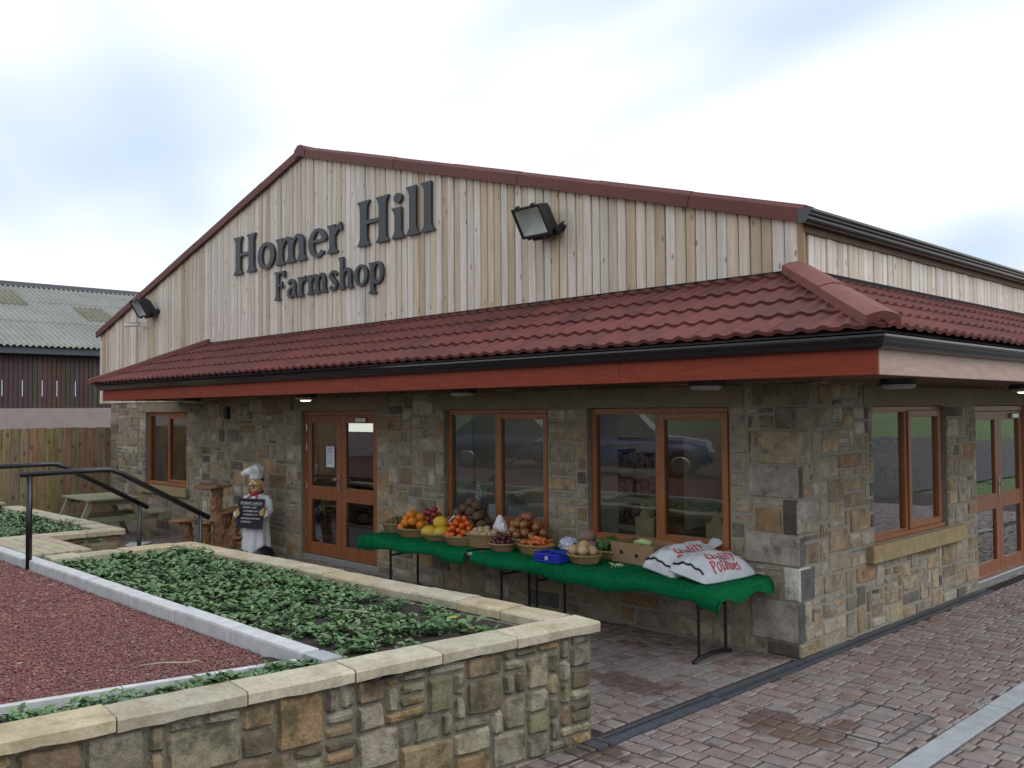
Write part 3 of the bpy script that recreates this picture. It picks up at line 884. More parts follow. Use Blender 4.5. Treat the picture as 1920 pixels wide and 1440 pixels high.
# ---------------------------------------------------------------- planters, kerbs, gravel
pr_ = random.Random(31)
CZ = .76                                # coping top
pl_ = thing('planter', 'raised stone planter bed with pale sandstone coping, full of green bedding plants, in the foreground', 'planter', (-.1, -2.6, 0))
fd = Vector((-.1055, -.9944, 0)); fn_ = Vector((.9944, -.1055, 0))
c0 = Vector((.0, -2.66, 0))             # outer wall corner, front wall runs along fd
PSC = [(.11, .08, .055), (.16, .125, .075), (.2, .19, .1), (.3, .19, .1), (.36, .31, .22), (.33, .24, .13), (.28, .25, .2), (.4, .36, .28), (.26, .17, .1), (.33, .2, .09), (.3, .27, .22), (.22, .2, .15), (.38, .3, .17), (.15, .13, .11), (.32, .29, .2), (.27, .26, .2)]
LF = 4.6
sizes = [(2, 1), (3, 1), (2, 2), (3, 3), (2, 2), (4, 4), (2, 1), (3, 4), (2, 1), (3, 2), (2, 3), (3, 3), (2, 1), (4, 3), (1, 2)]
m = MB()
th = .26
q0, q1 = c0, c0 + fd*LF
m.add([q0 + VZ*-.2, q1 + VZ*-.2, q1 - fn_*th + VZ*-.2, q0 - fn_*th + VZ*-.2, q0 + VZ*.69, q1 + VZ*.69, q1 - fn_*th + VZ*.69, q0 - fn_*th + VZ*.69],
      [(0, 4, 5, 1), (1, 5, 6, 2), (2, 6, 7, 3), (3, 7, 4, 0), (4, 7, 6, 5)])
pwf = m.build('front_wall', m_pmortar, pl_)
for k, (a, b, c, d) in enumerate(rubble([0, LF], [0, .69], [], sizes, .088, .069, pr_)):
    q = pr_.uniform(.8, 1.2); col = pr_.choice(PSC); col = tuple((.72*x+.28*y)*q for x, y in zip(col, (.29, .24, .16)))
    stone_mb(c0 + fd*(LF and a) + fd*.006 + VZ*(c+.006), fd, VZ, fn_, b-a-.012, d-c-.012, pr_.uniform(.012, .03), col, pr_, .017, 1.3, .002).build('stone', m_pstone, pwf)
# wall towards the shop and wall beside the steps
def bed_wall(a, b, nrm, name, parent, th=.24, sx=.1):
    a, b = Vector(a), Vector(b); d = b-a; L = d.length; d.normalize()
    m = MB(); n = nrm
    m.add([a + VZ*-.2, b + VZ*-.2, b - n*th + VZ*-.2, a - n*th + VZ*-.2, a + VZ*.69, b + VZ*.69, b - n*th + VZ*.69, a - n*th + VZ*.69],
          [(0, 4, 5, 1), (1, 5, 6, 2), (2, 6, 7, 3), (3, 7, 4, 0), (4, 7, 6, 5)])
    o = m.build(name, m_pmortar, parent)
    rs = MB()
    for (p, q, r_, s_) in rubble([0, L], [0, .69], [], sizes, sx, .069, pr_):
        col = tuple(x*pr_.uniform(.8, 1.15) for x in pr_.choice(PSC))
        t = stone_mb(a + d*(p+.006) + VZ*(r_+.006), d, VZ, n, q-p-.012, s_-r_-.012, pr_.uniform(.01, .02), col, pr_, .02, .9)
        rs.add(t.v, t.f, col)
    rs.build('stones', m_pstone, o, kind='stuff')
    return o
bed_wall((-.262, -2.632, 0), (-5.39, -2.80, 0), Vector((-.033, .9995, 0)), 'back_wall', pl_)
bed_wall((-5.39, -3.06, 0), (-5.44, -4.18, 0), Vector((-1, .04, 0)), 'step_wall', pl_)
def coping(parent, o, d, n, cuts, w, z=CZ, th=.062, ov=.045):
    """slabs of coping laid end to end: o outer wall line start, d along, n outward"""
    for a, b in zip(cuts, cuts[1:]):
        m = MB(); rings = []
        K = 6
        kq = pr_.uniform(.88, 1.12); c = tuple(x*kq for x in pr_.choice(((1, 1, 1), (.97, .98, 1), (1.03, 1, .93), (.88, .89, .9), (1.02, .96, .84))))
        dz = pr_.uniform(-.006, .006)
        for i in range(K+1):
            s = a + .004 + (b-a-.008)*i/K
            e1, e2 = ov + pr_.uniform(-.006, .006), w + pr_.uniform(-.006, .004)
            p = o + d*s
            rings.append([p + n*e1 + VZ*(z-th+dz+pr_.uniform(-.004, .004)), p + n*(e1+.002) + VZ*(z-.012+dz), p + n*(e1-.012) + VZ*(z+dz+pr_.uniform(-.002, .002)),
                          p - n*(e2-.01) + VZ*(z+dz), p - n*e2 + VZ*(z-.012+dz), p - n*e2 + VZ*(z-th+dz)])
        m.loft(rings, c); m.build('coping_slab', m_coping, parent)
coping(pl_, c0, fd, fn_, [.23-.28, .62, 1.16, 1.70, 2.28, 2.88, 3.48, 4.1, LF], .205)
coping(pl_, Vector((-.22, -2.632, 0)), Vector((-.9994, -.033, 0)), Vector((-.033, .9994, 0)), [0, .42, .86, 1.36, 1.95, 2.5, 3.1, 3.7, 4.25, 4.75, 5.2], .2)
coping(pl_, Vector((-5.4, -2.98, 0)), Vector((-.04, -1, 0)), Vector((-1, .04, 0)), [.0, .55, .95, 1.22], .2)
# soil
soilz = .685
m = MB()
pts = [(-.2, -2.85), (-.24, -4.5), (-.28, -5.2), (-.36, -7.0), (-.72, -7.0), (-.62, -4.9), (-.5, -4.33), (-5.3, -4.33), (-5.25, -3.0)]
nx, ny = 64, 22
vs, fs = [], []
sr2 = random.Random(4)
for j in range(ny+1):
    for i in range(nx+1):
        t = i/nx
        vs.append((-5.42+5.34*t, -4.28+1.5*j/ny, soilz + sr2.uniform(-.012, .014)))
fs = [(j*(nx+1)+i, j*(nx+1)+i+1, (j+1)*(nx+1)+i+1, (j+1)*(nx+1)+i) for j in range(ny) for i in range(nx)]
m.add(vs, fs)
vs = []
for j in range(41):
    for i in range(7):
        y = -4.28 - 2.8*j/40; xo = wall_x(y) - .18
        vs.append((xo - .62*i/6 if y > -4.5 else xo - .42*i/6, y, soilz + sr2.uniform(-.01, .012)))
m.add(vs, [(j*7+i, j*7+i+1, (j+1)*7+i+1, (j+1)*7+i) for j in range(40) for i in range(6)])
m.build('soil', m_soil, pl_, smooth=True)

# kerbs of the car park
kb = thing('kerb', 'pale concrete kerb along the edge of the red gravel behind the planted bed', 'kerb', (-3, -4.37, .6))
x = -.62
kx = [-.60, -1.43, -2.22, -3.01, -3.84, -4.66, -5.48, -6.3, -7.12, -7.94, -8.76]
for a, b in zip(kx, kx[1:]):
    m = MB(); dz = pr_.uniform(-.004, .004); z1 = .77+dz if a > -5 else .76
    prof = [(-4.385, .45), (-4.385, z1-.018), (-4.38, z1-.005), (-4.367, z1), (-4.277, z1), (-4.275, .45)]
    m.loft([[(a-.004, p, q) for p, q in prof], [(b+.004, p, q) for p, q in prof]]); m.build('kerb_unit', m_conc, kb)
MB().box(-.596, -.40, -4.385, -4.26, .5, .765).build('kerb_end', m_concs, kb)
k2 = thing('edging_strip', 'thin pale concrete edging between red gravel and the narrow planted strip', 'kerb', (-.65, -4.6, .6))
o2 = Vector((-.59, -4.42, 0)); d2 = Vector((-.205, -.979, 0)).normalized(); n2 = Vector((.979, -.205, 0)).normalized()
for k in range(4):
    m = MB(); prof = [(0, .5), (0, .735), (.05, .735), (.05, .5)]
    a, b = .9*k+.003, .9*k+.897
    m.loft([[o2 + d2*a - n2*p + VZ*q for p, q in prof], [o2 + d2*b - n2*p + VZ*q for p, q in prof]]); m.build('edging_unit', m_conc, k2)

# raised car park of red gravel
m = MB()
e0 = o2 - n2*.05; e1 = o2 + d2*2.75 - n2*.05
poly = [(e0.x, -4.386), (e1.x, e1.y), (-1.3, -7.6), (-3.0, -45), (-60, -45), (-60, -4.386)]
n_ = len(poly)
m.add([(x, y, .672) for x, y in poly] + [(x, y, -.05) for x, y in poly], [tuple(range(n_))] + [(i, n_+i, n_+(i+1) % n_, (i+1) % n_) for i in range(n_)])
m.build('car_park', m_gravelb, kind='structure')
gr = np.random.default_rng(2)
GC = [(.245, .09, .08), (.21, .078, .071), (.27, .108, .094), (.16, .065, .062), (.24, .12, .11), (.28, .155, .14), (.22, .083, .075)]
def chips(n, xr, yr, dens, s0, s1):
    V, F, Cc = [], [], []
    for _ in range(n):
        x = gr.uniform(*xr); y = gr.uniform(*yr)
        if x > -.62 + (y+4.42)*.209 - .06 or y > -4.4: continue
        s = gr.uniform(s0, s1); a = gr.uniform(0, 6.28); z = .672 + gr.uniform(0, .012)
        ca, sa_ = math.cos(a), math.sin(a)
        o = len(V)
        l, w, h = s, s*gr.uniform(.45, .8), s*gr.uniform(.3, .6)
        for (p, q, r_) in ((-l, -w*.4, 0), (-l*.2, -w, 0), (l, -w*.2, 0), (l*.2, w, 0), (-l*.4, -w*.2, h), (l*.4, w*.2, h*gr.uniform(.6, 1))):
            V.append((x + p*ca - q*sa_, y + p*sa_ + q*ca, z + r_))
        F += [(o, o+1, o+4), (o+1, o+2, o+5, o+4), (o+2, o+3, o+5), (o+3, o, o+4, o+5)]
        c = GC[gr.integers(len(GC))]; k = gr.uniform(.75, 1.25)
        if gr.uniform() < .015: c, k = (.4, .33, .25), 1
        Cc += [tuple(x*k for x in c)]*4
    return V, F, Cc
G = MB()
for args in ((24000, (-3.2, -.6), (-5.9, -4.39), 1, .006, .013), (14000, (-6.5, -3.0), (-5.6, -4.39), 1, .008, .016), (2500, (-9, -6.4), (-5.4, -4.39), 1, .013, .024), (9000, (-11, -1.2), (-8.5, -5.4), 1, .014, .026)):
    V, F, Cc = chips(*args); o = len(G.v); G.v += V; G.f += [tuple(i+o for i in q) for q in F]; G.c += Cc
g = G.build('gravel', m_gravel, kind='stuff'); tag(g, 'loose red crushed gravel chips covering the raised car park', 'gravel')

# landing, steps, left planter
m_landing = mat('landing_paver', (1, 1, 1), (.8, .76, .7), 12, .85, attr=True, fine=.12, bump=.2)
MB().box(-7.05, -5.64, -4.26, -3.69, .3, .735).build('landing', m_pmortar, kind='structure')
land = bpy.data.objects['landing']
lr = random.Random(8)
y = -4.255
while y < -3.72:
    x = -7.04 - lr.uniform(0, .1)
    while x < -5.66:
        a, b = max(x+.004, -7.04), min(x+.206, -5.645)
        if b-a > .03: MB().bbox(a, b, y+.003, y+.108, .73, .76+lr.uniform(-.002, .002), .005, tuple(q*lr.uniform(.85, 1.1) for q in (.43, .37, .28))).build('paver', m_landing, land)
        x += .21
    y += .112
st = MB()
steps = thing('steps', 'short flight of paved steps going down between the two planters', 'steps', (-6.35, -3.3, 0))
for k in range(3):
    MB().bbox(-7.05, -5.64, -3.688+.3*k, -3.39+.3*k, 0, .57-.19*k, .01, (.33, .28, .22)).build('step', m_landing, steps)
lp = thing('planter', 'far raised stone planter of bedding plants beside the picnic table', 'planter', (-7.1, -3, 0))
bed_wall((-7.09, -4.12, 0), (-7.06, -2.86, 0), Vector((1, 0, 0)), 'step_wall', lp)
bed_wall((-7.1, -2.86, 0), (-11.0, -2.83, 0), Vector((0, 1, 0)), 'back_wall', lp)
coping(lp, Vector((-7.09, -4.2, 0)), Vector((.02, 1, 0)), Vector((1, -.02, 0)), [0, .45, .95, 1.38], .2)
coping(lp, Vector((-7.2, -2.86, 0)), Vector((-1, .005, 0)), Vector((.005, 1, 0)), [.03, .6, 1.25, 1.9, 2.5, 3.1, 3.8], .2)
vs = []
for j in range(15):
    for i in range(41): vs.append((-10.95+3.7*i/40, -4.27+1.25*j/14, soilz+sr2.uniform(-.01, .012)))
m = MB(); m.add(vs, [(j*41+i, j*41+i+1, (j+1)*41+i+1, (j+1)*41+i) for j in range(14) for i in range(40)]); m.build('soil', m_soil, lp, smooth=True)
m = MB(); m.add([(-10.91, -1.28, .02), (-10.67, -1.13, .02), (-10.95, -.84, .02), (-11.18, -1.1, .02), (-10.91, -1.28, .0), (-10.67, -1.13, .0), (-10.95, -.84, .0), (-11.18, -1.1, .0)], [(0, 1, 2, 3), (0, 4, 5, 1), (1, 5, 6, 2), (2, 6, 7, 3), (3, 7, 4, 0)])
tag(m.build('white_board', mat('white_sheet', (.85, .87, .9), rough=.3)), 'small white board lying flat on the paving beyond the handrail post', 'board')
m = MB(); m.tube([(-1.25, -5.02, .7), (-1.18, -4.93, .712), (-1.12, -4.8, .7), (-1.1, -4.74, .705)], [.004, .005, .005, .003], 5); tag(m.build('twig', m_potw if False else m_coping, smooth=True), 'pale straw-coloured twig lying on the red gravel', 'twig')
m = MB(); m.tube([(-1.62, -3.52, .73), (-1.5, -3.55, .745), (-1.36, -3.5, .75), (-1.28, -3.45, .74)], [.004, .006, .005, .003], 5); tag(m.build('twig', m_coping, smooth=True), 'bent pale twig lying among the pansies', 'twig')

# bedding plants: individual pansies
def pansy(rr, nl, size, flower=None):
    m = MB()
    for k in range(nl):
        a = k*2.4 + rr.uniform(-.4, .4); t = (k+.5)/nl
        el = rr.uniform(.02, .4) + (1-t)*.8
        L = size*(.5+.5*t)*rr.uniform(.7, 1.2); w = L*rr.uniform(.27, .4)
        d = Vector((math.cos(a)*math.cos(el), math.sin(a)*math.cos(el), math.sin(el)))
        s = Vector((-math.sin(a), math.cos(a), rr.uniform(-.25, .25))).normalized()
        up = d.cross(s)
        if up.z < 0: up = -up
        b0 = Vector((rr.uniform(-1.1, 1.1)*size, rr.uniform(-1.1, 1.1)*size, .006 + .055*rr.random()))
        cur = rr.uniform(.1, .35)*L
        p = [b0, b0+d*L*.35-s*w*.7+up*.02*size, b0+d*L*.35+s*w*.7+up*.02*size, b0+d*L*.8-s*w-up*cur*.4, b0+d*L*.8+s*w-up*cur*.4, b0+d*L*1.02-up*cur, b0+d*L*.42-up*.08*L, b0+d*L*.8-up*(cur*.4+.08*L)]
        g_ = rr.choice(((.095, .18, .06), (.125, .225, .08), (.065, .135, .042), (.18, .29, .12), (.11, .2, .085), (.08, .16, .06)))
        kk = rr.uniform(.75, 1.2); g_ = tuple(x*kk for x in g_)
        if rr.random() < .005: g_ = (.28, .24, .08)
        m.add(p, [(0, 1, 6), (0, 6, 2), (1, 3, 7, 6), (6, 7, 4, 2), (3, 5, 7), (7, 5, 4)], g_)
    if flower:
        for k in range(5):
            a = k*1.256; c = Vector((.02, 0, .085))
            q = c + Vector((math.cos(a)*.018, math.sin(a)*.018, .004))
            r_ = .014; s = Vector((-math.sin(a), math.cos(a), 0))
            m.add([c, q-s*r_, q+Vector((math.cos(a)*.012, math.sin(a)*.012, 0)), q+s*r_], [(0, 1, 2, 3)], flower)
    return m
pv = random.Random(17)
PV = [pansy(pv, pv.randint(46, 60), .056).mesh('pansy', m_leaf) for _ in range(7)]
PVf = [pansy(pv, 22, .1, c).mesh('pansy', m_leaf) for c in ((.45, .3, .02), (.05, .02, .12), (.5, .5, .55))]
def put_pansy(x, y, s, label, group, fl=False):
    o = link('pansy_plant', pv.choice(PVf if fl else PV), None, (x, y, soilz-.003), (pv.uniform(-.1, .1), pv.uniform(-.1, .1), pv.uniform(0, 6.28)))
    o.scale = (s, s, s*pv.uniform(.65, 1.0)); o.location.z += .012 if 'strip' in label else 0; return tag(o, label, 'plant', group)
cnt = 0
y = -4.17
row = 0
while y < -2.97:
    x = -5.1 + (row % 2)*.1
    while x < -.42:
        if pv.random() < .93 - .25*max(0, (x+1.6)/1.3):
            xx, yy = x+pv.uniform(-.05, .05), y+pv.uniform(-.045, .045)
            put_pansy(xx, yy, pv.uniform(.85, 1.35)*(1.1 if xx < -2 else .92), 'low green pansy plant in the main raised bed of the foreground planter', 'pansies in the main raised bed', pv.random() < .03); cnt += 1
        x += .165 if x < -2.2 else .19
    y += .142; row += 1
for k in range(24):
    y = -4.34 - k*.08 + pv.uniform(-.03, .03); xo = wall_x(y) - .30
    if k < 4: xo -= .05
    put_pansy(xo - pv.uniform(-.02, .1), y + pv.uniform(-.02, .02), pv.uniform(.75, 1.25), 'small pansy plant in the narrow strip between coping and gravel edging', 'pansies in the narrow strip', pv.random() < .06); cnt += 1
y = -4.1; row = 0
while y < -3.02:
    x = -7.42 - (row % 2)*.12
    while x > -10.6:
        put_pansy(x+pv.uniform(-.05, .05), y+pv.uniform(-.04, .04), pv.uniform(1.1, 1.5), 'low green pansy plant in the far planter beside the picnic table', 'pansies in the far planter', pv.random() < .03); cnt += 1
        x -= .3
    y += .21; row += 1
print('pansies', cnt)

# ---------------------------------------------------------------- handrails
def handrail(x, label, y0):
    t = thing('handrail', label, 'handrail', (x, -4.38, .67))
    pts = [(x, y0, 1.55), (x, -3.72, 1.555), (x, -3.64, 1.55), (x, -3.56, 1.52), (x, -2.63, 1.0)]
    MB().tube(pts, .027, 12).build('rail', m_blackrail, t, smooth=True)
    MB().tube([(x, -4.38, .66), (x, -4.38, 1.53)], .027, 12).build('post', m_blackrail, t, smooth=True)
    MB().tube([(x, -2.73, .0), (x, -2.73, 1.035)], .024, 12).build('post', m_blackrail, t, smooth=True)
    MB().tube([(x, -2.73, .0), (x, -2.73, .012)], .06, 14).build('base_plate', m_blackrail, t)
    return t
handrail(-5.3, 'black tubular handrail nearest the camera, standing in the gravel corner', -4.46)
handrail(-6.85, 'black tubular handrail on the far side of the steps', -4.46)

# ---------------------------------------------------------------- picnic tables
def picnic(loc, rot, label):
    t = thing('picnic_table', label, 'picnic table', loc, rot, 'timber picnic tables')
    L, pk = 1.25, random.Random(loc[0])
    cc = lambda: tuple(q*pk.uniform(.85, 1.1) for q in (1, 1, 1))
    for k in range(5): MB().bbox(-L/2, L/2, -.41+k*.165, -.41+k*.165+.155, .69, .725, .004, cc()).build('table_plank', m_picnic, t, world=False)
    for s in (-1, 1):
        for k in (0, 1): MB().bbox(-L/2, L/2, s*.74-.075*(1 if k else -1)-.07, s*.74-.075*(1 if k else -1)+.07, .41, .445, .004, cc()).build('seat_plank', m_picnic, t, world=False)
    for e_ in (-1, 1):
        x = e_*(L/2-.14)
        for s in (-1, 1):
            Mx = Matrix.Translation((x, s*.47, .35)) @ Euler((s*.42, 0, 0)).to_matrix().to_4x4()
            MB().bbox(-.022, .022, -.045, .045, -.385, .37, .004, cc(), Mx).build('leg', m_picnic, t, world=False)
        MB().bbox(x-.065, x-.024, -.38, .38, .6, .688, .004, cc()).build('top_bearer', m_picnic, t, world=False)
        MB().bbox(x-.065, x-.024, -.8, .8, .32, .408, .004, cc()).build('seat_bearer', m_picnic, t, world=False)
picnic((-12.05, -1.25, 0), (0, 0, 0), 'timber A-frame picnic table standing by the left corner of the shop')
picnic((-12.58, -3.12, .0), (0, 0, 0), 'timber picnic table cut off at the left edge behind the planter')

# ---------------------------------------------------------------- fence and barn
fc = thing('fence', 'close-boarded brown timber fence between the shop corner and the barn', 'fence', (-15.0, -1, 0))
fr_ = random.Random(41)
y = .2; k = 0
while y > -5.2:
    c = tuple(q*fr_.uniform(.8, 1.12) for q in (.36, .265, .165))
    m = MB(); dz = fr_.uniform(-.012, .012)
    m.add([(-15.0, y, .02), (-14.985, y-.165, .02), (-15.02, y-.165, .02), (-15.02, y, .02), (-15.0, y, 1.83+dz), (-14.97, y-.165, 1.83+dz), (-15.02, y-.165, 1.83+dz), (-15.02, y, 1.83+dz)],
          [(0, 4, 5, 1), (1, 5, 6, 2), (2, 6, 7, 3), (3, 7, 4, 0), (4, 7, 6, 5)], c)
    m.build('board', m_fence, fc); y -= .152
for z in (.4, 1.5): MB().box(-15.07, -15.022, -5.2, .2, z, z+.08).build('rail', m_brown, fc)

bn = thing('barn', 'old barn with dark vertical boarding and grey corrugated roof behind the fence', 'building', (-24, 0, 0))
MB().box(-21.3, -21.0, -14, 16, -.2, 2.25).build('block_wall', m_block, bn)
MB().box(-21.35, -21.12, -14, 16, 2.24, 3.66).build('inner_wall', m_dark, bn)
y = -2.4
bsr = random.Random(6)
while y < 4.6:
    c = tuple(q*bsr.uniform(.75, 1.15) for q in (.1, .069, .06))
    MB().box(-21.1, -21.03, y+.006, y+.104, 2.2, 3.62, c).build('board', m_barnb, bn); y += .112
m = MB()
for a, b in ((-14, -2.41), (4.61, 16)): m.box(-21.1, -21.035, a, b, 2.2, 3.62, (.07, .048, .04))
m.build('far_boarding', m_barnb, bn)
for y in (-.3, .16, .62, .97, 1.42): MB().box(-21.028, -21.02, y-.009, y+.009, 2.55, 2.95).build('painted_light_slot', mat('slot_light_paint', (.7, .72, .75), rough=.6), bn)  # pale strips painted on for daylight coming through gaps in the boarding
MB().bbox(-21.0, -20.82, -14, 16, 3.6, 3.76, .01).build('gutter', m_greymetal, bn)
def corr(y0, y1, s0, s1, mt, name, lift=0):
    m = MB(); n = int((y1-y0)/.073*4); a = []; b = []
    A = Vector((-20.75, 0, 3.80)); B = Vector((-27.2, 0, 6.13)); N = Vector((.34, 0, .94))
    for i in range(n+1):
        y = y0 + (y1-y0)*i/n; h = .028*math.sin(2*PI*y/.146) + lift
        a.append(A.lerp(B, s0) + Vector((0, y, 0)) + N*h); b.append(A.lerp(B, s1) + Vector((0, y, 0)) + N*h)
    m.loft([a, b], closed=False, cap=False); return m.build(name, mt, bn, smooth=True)
for k, (s0, s1) in enumerate(((0, .34), (.335, .67), (.665, 1.0))): corr(-14, 16, s0, s1, m_corr, 'roof_sheet', .012*k)
corr(.55, 1.4, .60, .86, m_corrg, 'rooflight', .03)
corr(2.55, 3.4, .40, .62, m_corrg, 'rooflight', .03)
corr(-1.2, -.4, .35, .6, m_corrg, 'rooflight', .03)
MB().add([(-26.8, -14, 6.03), (-26.8, 16, 6.03), (-27.2, 16, 6.22), (-27.2, -14, 6.22), (-27.65, -14, 6.03), (-27.65, 16, 6.03)], [(0, 1, 2, 3), (3, 2, 5, 4)]).build('ridge_cap', mat('ridge_grey', (.045, .045, .05), rough=.8), bn)
MB().add([(-27.2, -14, 6.12), (-27.2, 16, 6.12), (-34, 16, 3.7), (-34, -14, 3.7)], [(0, 1, 2, 3)]).build('rear_slope', m_corr, bn)

# ---------------------------------------------------------------- lettering: bold flared serif glyphs drawn as strips (left side, right side, closed?)
def g_stem(x0, x1, y0, y1, tl=1, tr_=1, bl=1, br_=1, s=.075):
    prof = [(0, 1.0), (.035, .95), (.075, .42), (.13, .12), (.2, 0)]
    H = y1-y0; L, Rr = [], []
    for d, k in prof: L.append((x0-s*k*bl, y0+d)); Rr.append((x1+s*k*br_, y0+d))
    for d, k in prof[::-1]: L.append((x0-s*k*tl, y1-d)); Rr.append((x1+s*k*tr_, y1-d))
    return (L, Rr, False)
def g_ring(cx, cy, rx, ry, tx, ty, a0=0, a1=360, n=36):
    L, Rr = [], []
    full = a1-a0 >= 360
    for i in range(n if full else n+1):
        a = R(a0+(a1-a0)*i/n)
        L.append((cx+rx*math.cos(a), cy+ry*math.sin(a))); Rr.append((cx+(rx-tx)*math.cos(a), cy+(ry-ty)*math.sin(a)))
    return (L, Rr, full)
def g_stroke(pts, ws, n=16):
    """smooth stroke through points with varying width"""
    P = [Vector((p[0], p[1], 0)) for p in pts]; out, wd = [], []
    for i in range(len(P)-1):
        p0, p1, p2, p3 = P[max(i-1, 0)], P[i], P[i+1], P[min(i+2, len(P)-1)]
        for k in range(n if i == len(P)-2 else n-1 if False else n):
            t = k/(n-1) if i == len(P)-2 else k/n
            out.append(.5*((2*p1)+(-p0+p2)*t+(2*p0-5*p1+4*p2-p3)*t*t+(-p0+3*p1-3*p2+p3)*t**3)); wd.append(ws[i]+(ws[i+1]-ws[i])*t)
    L, Rr = [], []
    for i, p in enumerate(out):
        d = (out[min(i+1, len(out)-1)]-out[max(i-1, 0)]).normalized(); nn = Vector((-d.y, d.x, 0))
        a, b = p+nn*wd[i]/2, p-nn*wd[i]/2
        L.append((a.x, a.y)); Rr.append((b.x, b.y))
    return (L, Rr, False)
def g_bar(x0, x1, y0, y1): return ([(x0, y0), (x0, y1)], [(x1, y0), (x1, y1)], False)
XH = .66
def arch(x0, x1): return g_stroke([(x0, .44), (x0+.08, .575), (x0+.19, .615), (x1-.085, .5), (x1-.085, .3)], [.05, .075, .1, .17, .17])
GL = {
 'H': (.93, lambda: [g_stem(.10, .29, 0, 1), g_stem(.62, .81, 0, 1), g_bar(.28, .63, .47, .555)]),
 'o': (.69, lambda: [g_ring(.345, .325, .315, .345, .165, .085)]),
 'm': (1.1, lambda: [g_stem(.09, .255, 0, XH, 1, 0), g_stem(.455, .62, 0, .4, 0, 0), g_stem(.82, .985, 0, .4, 0, 0), arch(.25, .62), arch(.61, .985)]),
 'e': (.61, lambda: [g_ring(.325, .325, .295, .345, .16, .08, 8, 318), g_bar(.13, .58, .33, .40)]),
 'r': (.53, lambda: [g_stem(.09, .255, 0, XH, 1, 0), g_stroke([(.25, .42), (.33, .56), (.45, .585)], [.06, .11, .2])]),
 'i': (.375, lambda: [g_stem(.105, .275, 0, XH, 1, 0), g_ring(.19, .86, .105, .105, .104, .104)]),
 'l': (.365, lambda: [g_stem(.1, .27, 0, 1.03, 1, 0)]),
 'F': (.69, lambda: [g_stem(.1, .27, 0, 1, 1, 0), g_bar(.26, .6, .905, 1.0), g_bar(.26, .47, .47, .55), ([(.54, .76), (.57, .9)], [(.625, .76), (.625, .998)], False), ([(.42, .39), (.445, .46)], [(.485, .39), (.485, .63)], False)]),
 'a': (.63, lambda: [g_stroke([(.13, .5), (.22, .605), (.36, .6), (.455, .45), (.455, .16), (.52, .06), (.6, .06)], [.16, .09, .1, .165, .165, .13, .05]), g_stroke([(.44, .39), (.3, .35), (.17, .27), (.16, .12), (.27, .05), (.43, .14)], [.06, .08, .13, .15, .09, .06])]),
 's': (.52, lambda: [g_stroke([(.42, .5), (.35, .605), (.22, .61), (.13, .51), (.25, .36), (.385, .24), (.37, .09), (.23, .035), (.1, .12)], [.13, .08, .085, .15, .17, .15, .1, .075, .15])]),
 'h': (.74, lambda: [g_stem(.09, .255, 0, 1.03, 1, 0), g_stem(.47, .635, 0, .4, 0, 0), arch(.25, .635)]),
 'p': (.73, lambda: [g_stem(.09, .255, -.3, XH, 1, 0), g_ring(.39, .325, .29, .345, .16, .085, -150, 150)]),
 'Q': (.95, lambda: [g_ring(.45, .5, .4, .52, .19, .09), g_stroke([(.42, .12), (.6, .0), (.8, -.1), (.95, -.06)], [.06, .13, .12, .05])]),
 'u': (.74, lambda: [g_stem(.09, .255, .2, XH, 1, 0, 0, 0), g_stem(.48, .645, 0, XH, 1, 0, 0, 1), g_stroke([(.172, .3), (.2, .12), (.3, .05), (.42, .1), (.5, .22)], [.165, .16, .1, .07, .05])]),
 't': (.47, lambda: [g_stem(.13, .295, .1, .86, 0, 0, 0, 0), g_bar(.03, .43, .585, .66), g_stroke([(.215, .18), (.25, .06), (.34, .045), (.43, .1)], [.165, .15, .1, .04])]),
 'y': (.68, lambda: [g_stroke([(.1, .63), (.24, .34), (.37, .06)], [.2, .18, .16]), g_stroke([(.58, .64), (.47, .34), (.35, .02), (.24, -.2), (.11, -.22)], [.1, .09, .1, .1, .14])]),
 'P': (.74, lambda: [g_stem(.1, .28, 0, 1), g_ring(.33, .72, .36, .28, .18, .09, -90, 90), g_bar(.2, .34, .91, 1.0), g_bar(.2, .34, .44, .53)]),
}
def glyph(ch): return GL[ch][0], GL[ch][1]()
def word_width(w): return sum(GL[c][0] for c in w if c != ' ') + .36*w.count(' ')
def extrude_strip(m, strip, f, d0, d1, col=(1, 1, 1)):
    L, Rr, closed = strip; n = len(L)
    vs = [f(p[0], p[1], d1) for p in L] + [f(p[0], p[1], d1) for p in Rr] + [f(p[0], p[1], d0) for p in L] + [f(p[0], p[1], d0) for p in Rr]
    fs = []
    for i in range(n if closed else n-1):
        j = (i+1) % n
        fs += [(i, n+i, n+j, j), (i, j, 2*n+j, 2*n+i), (n+i, 3*n+i, 3*n+j, n+j)]
    if not closed: fs += [(0, 2*n, 3*n, n), (n-1, 2*n-1, 4*n-1, 3*n-1)]
    m.add(vs, fs, col)

sign = thing('shop_sign', 'raised dark grey serif letters of the shop name fixed on the gable', 'sign', (-7.2, -.05, 4.2))
def put_word(w, x0, x1, z, cap):
    sx = (x1-x0)/word_width(w); x = x0
    for ch in w:
        if ch == ' ': x += .36*sx; continue
        adv, strips = glyph(ch)
        m = MB()
        for k, s_ in enumerate(strips):
            extrude_strip(m, s_, lambda a, b, d, x=x: (x+a*sx, -d, z+b*cap), .046, .076+.0012*k)
        m.build('letter', m_sign, sign)
        x += adv*sx
put_word('Homer Hill', -9.70, -4.65, 4.285, .595)
put_word('Farmshop', -8.43, -5.67, 3.765, .425)

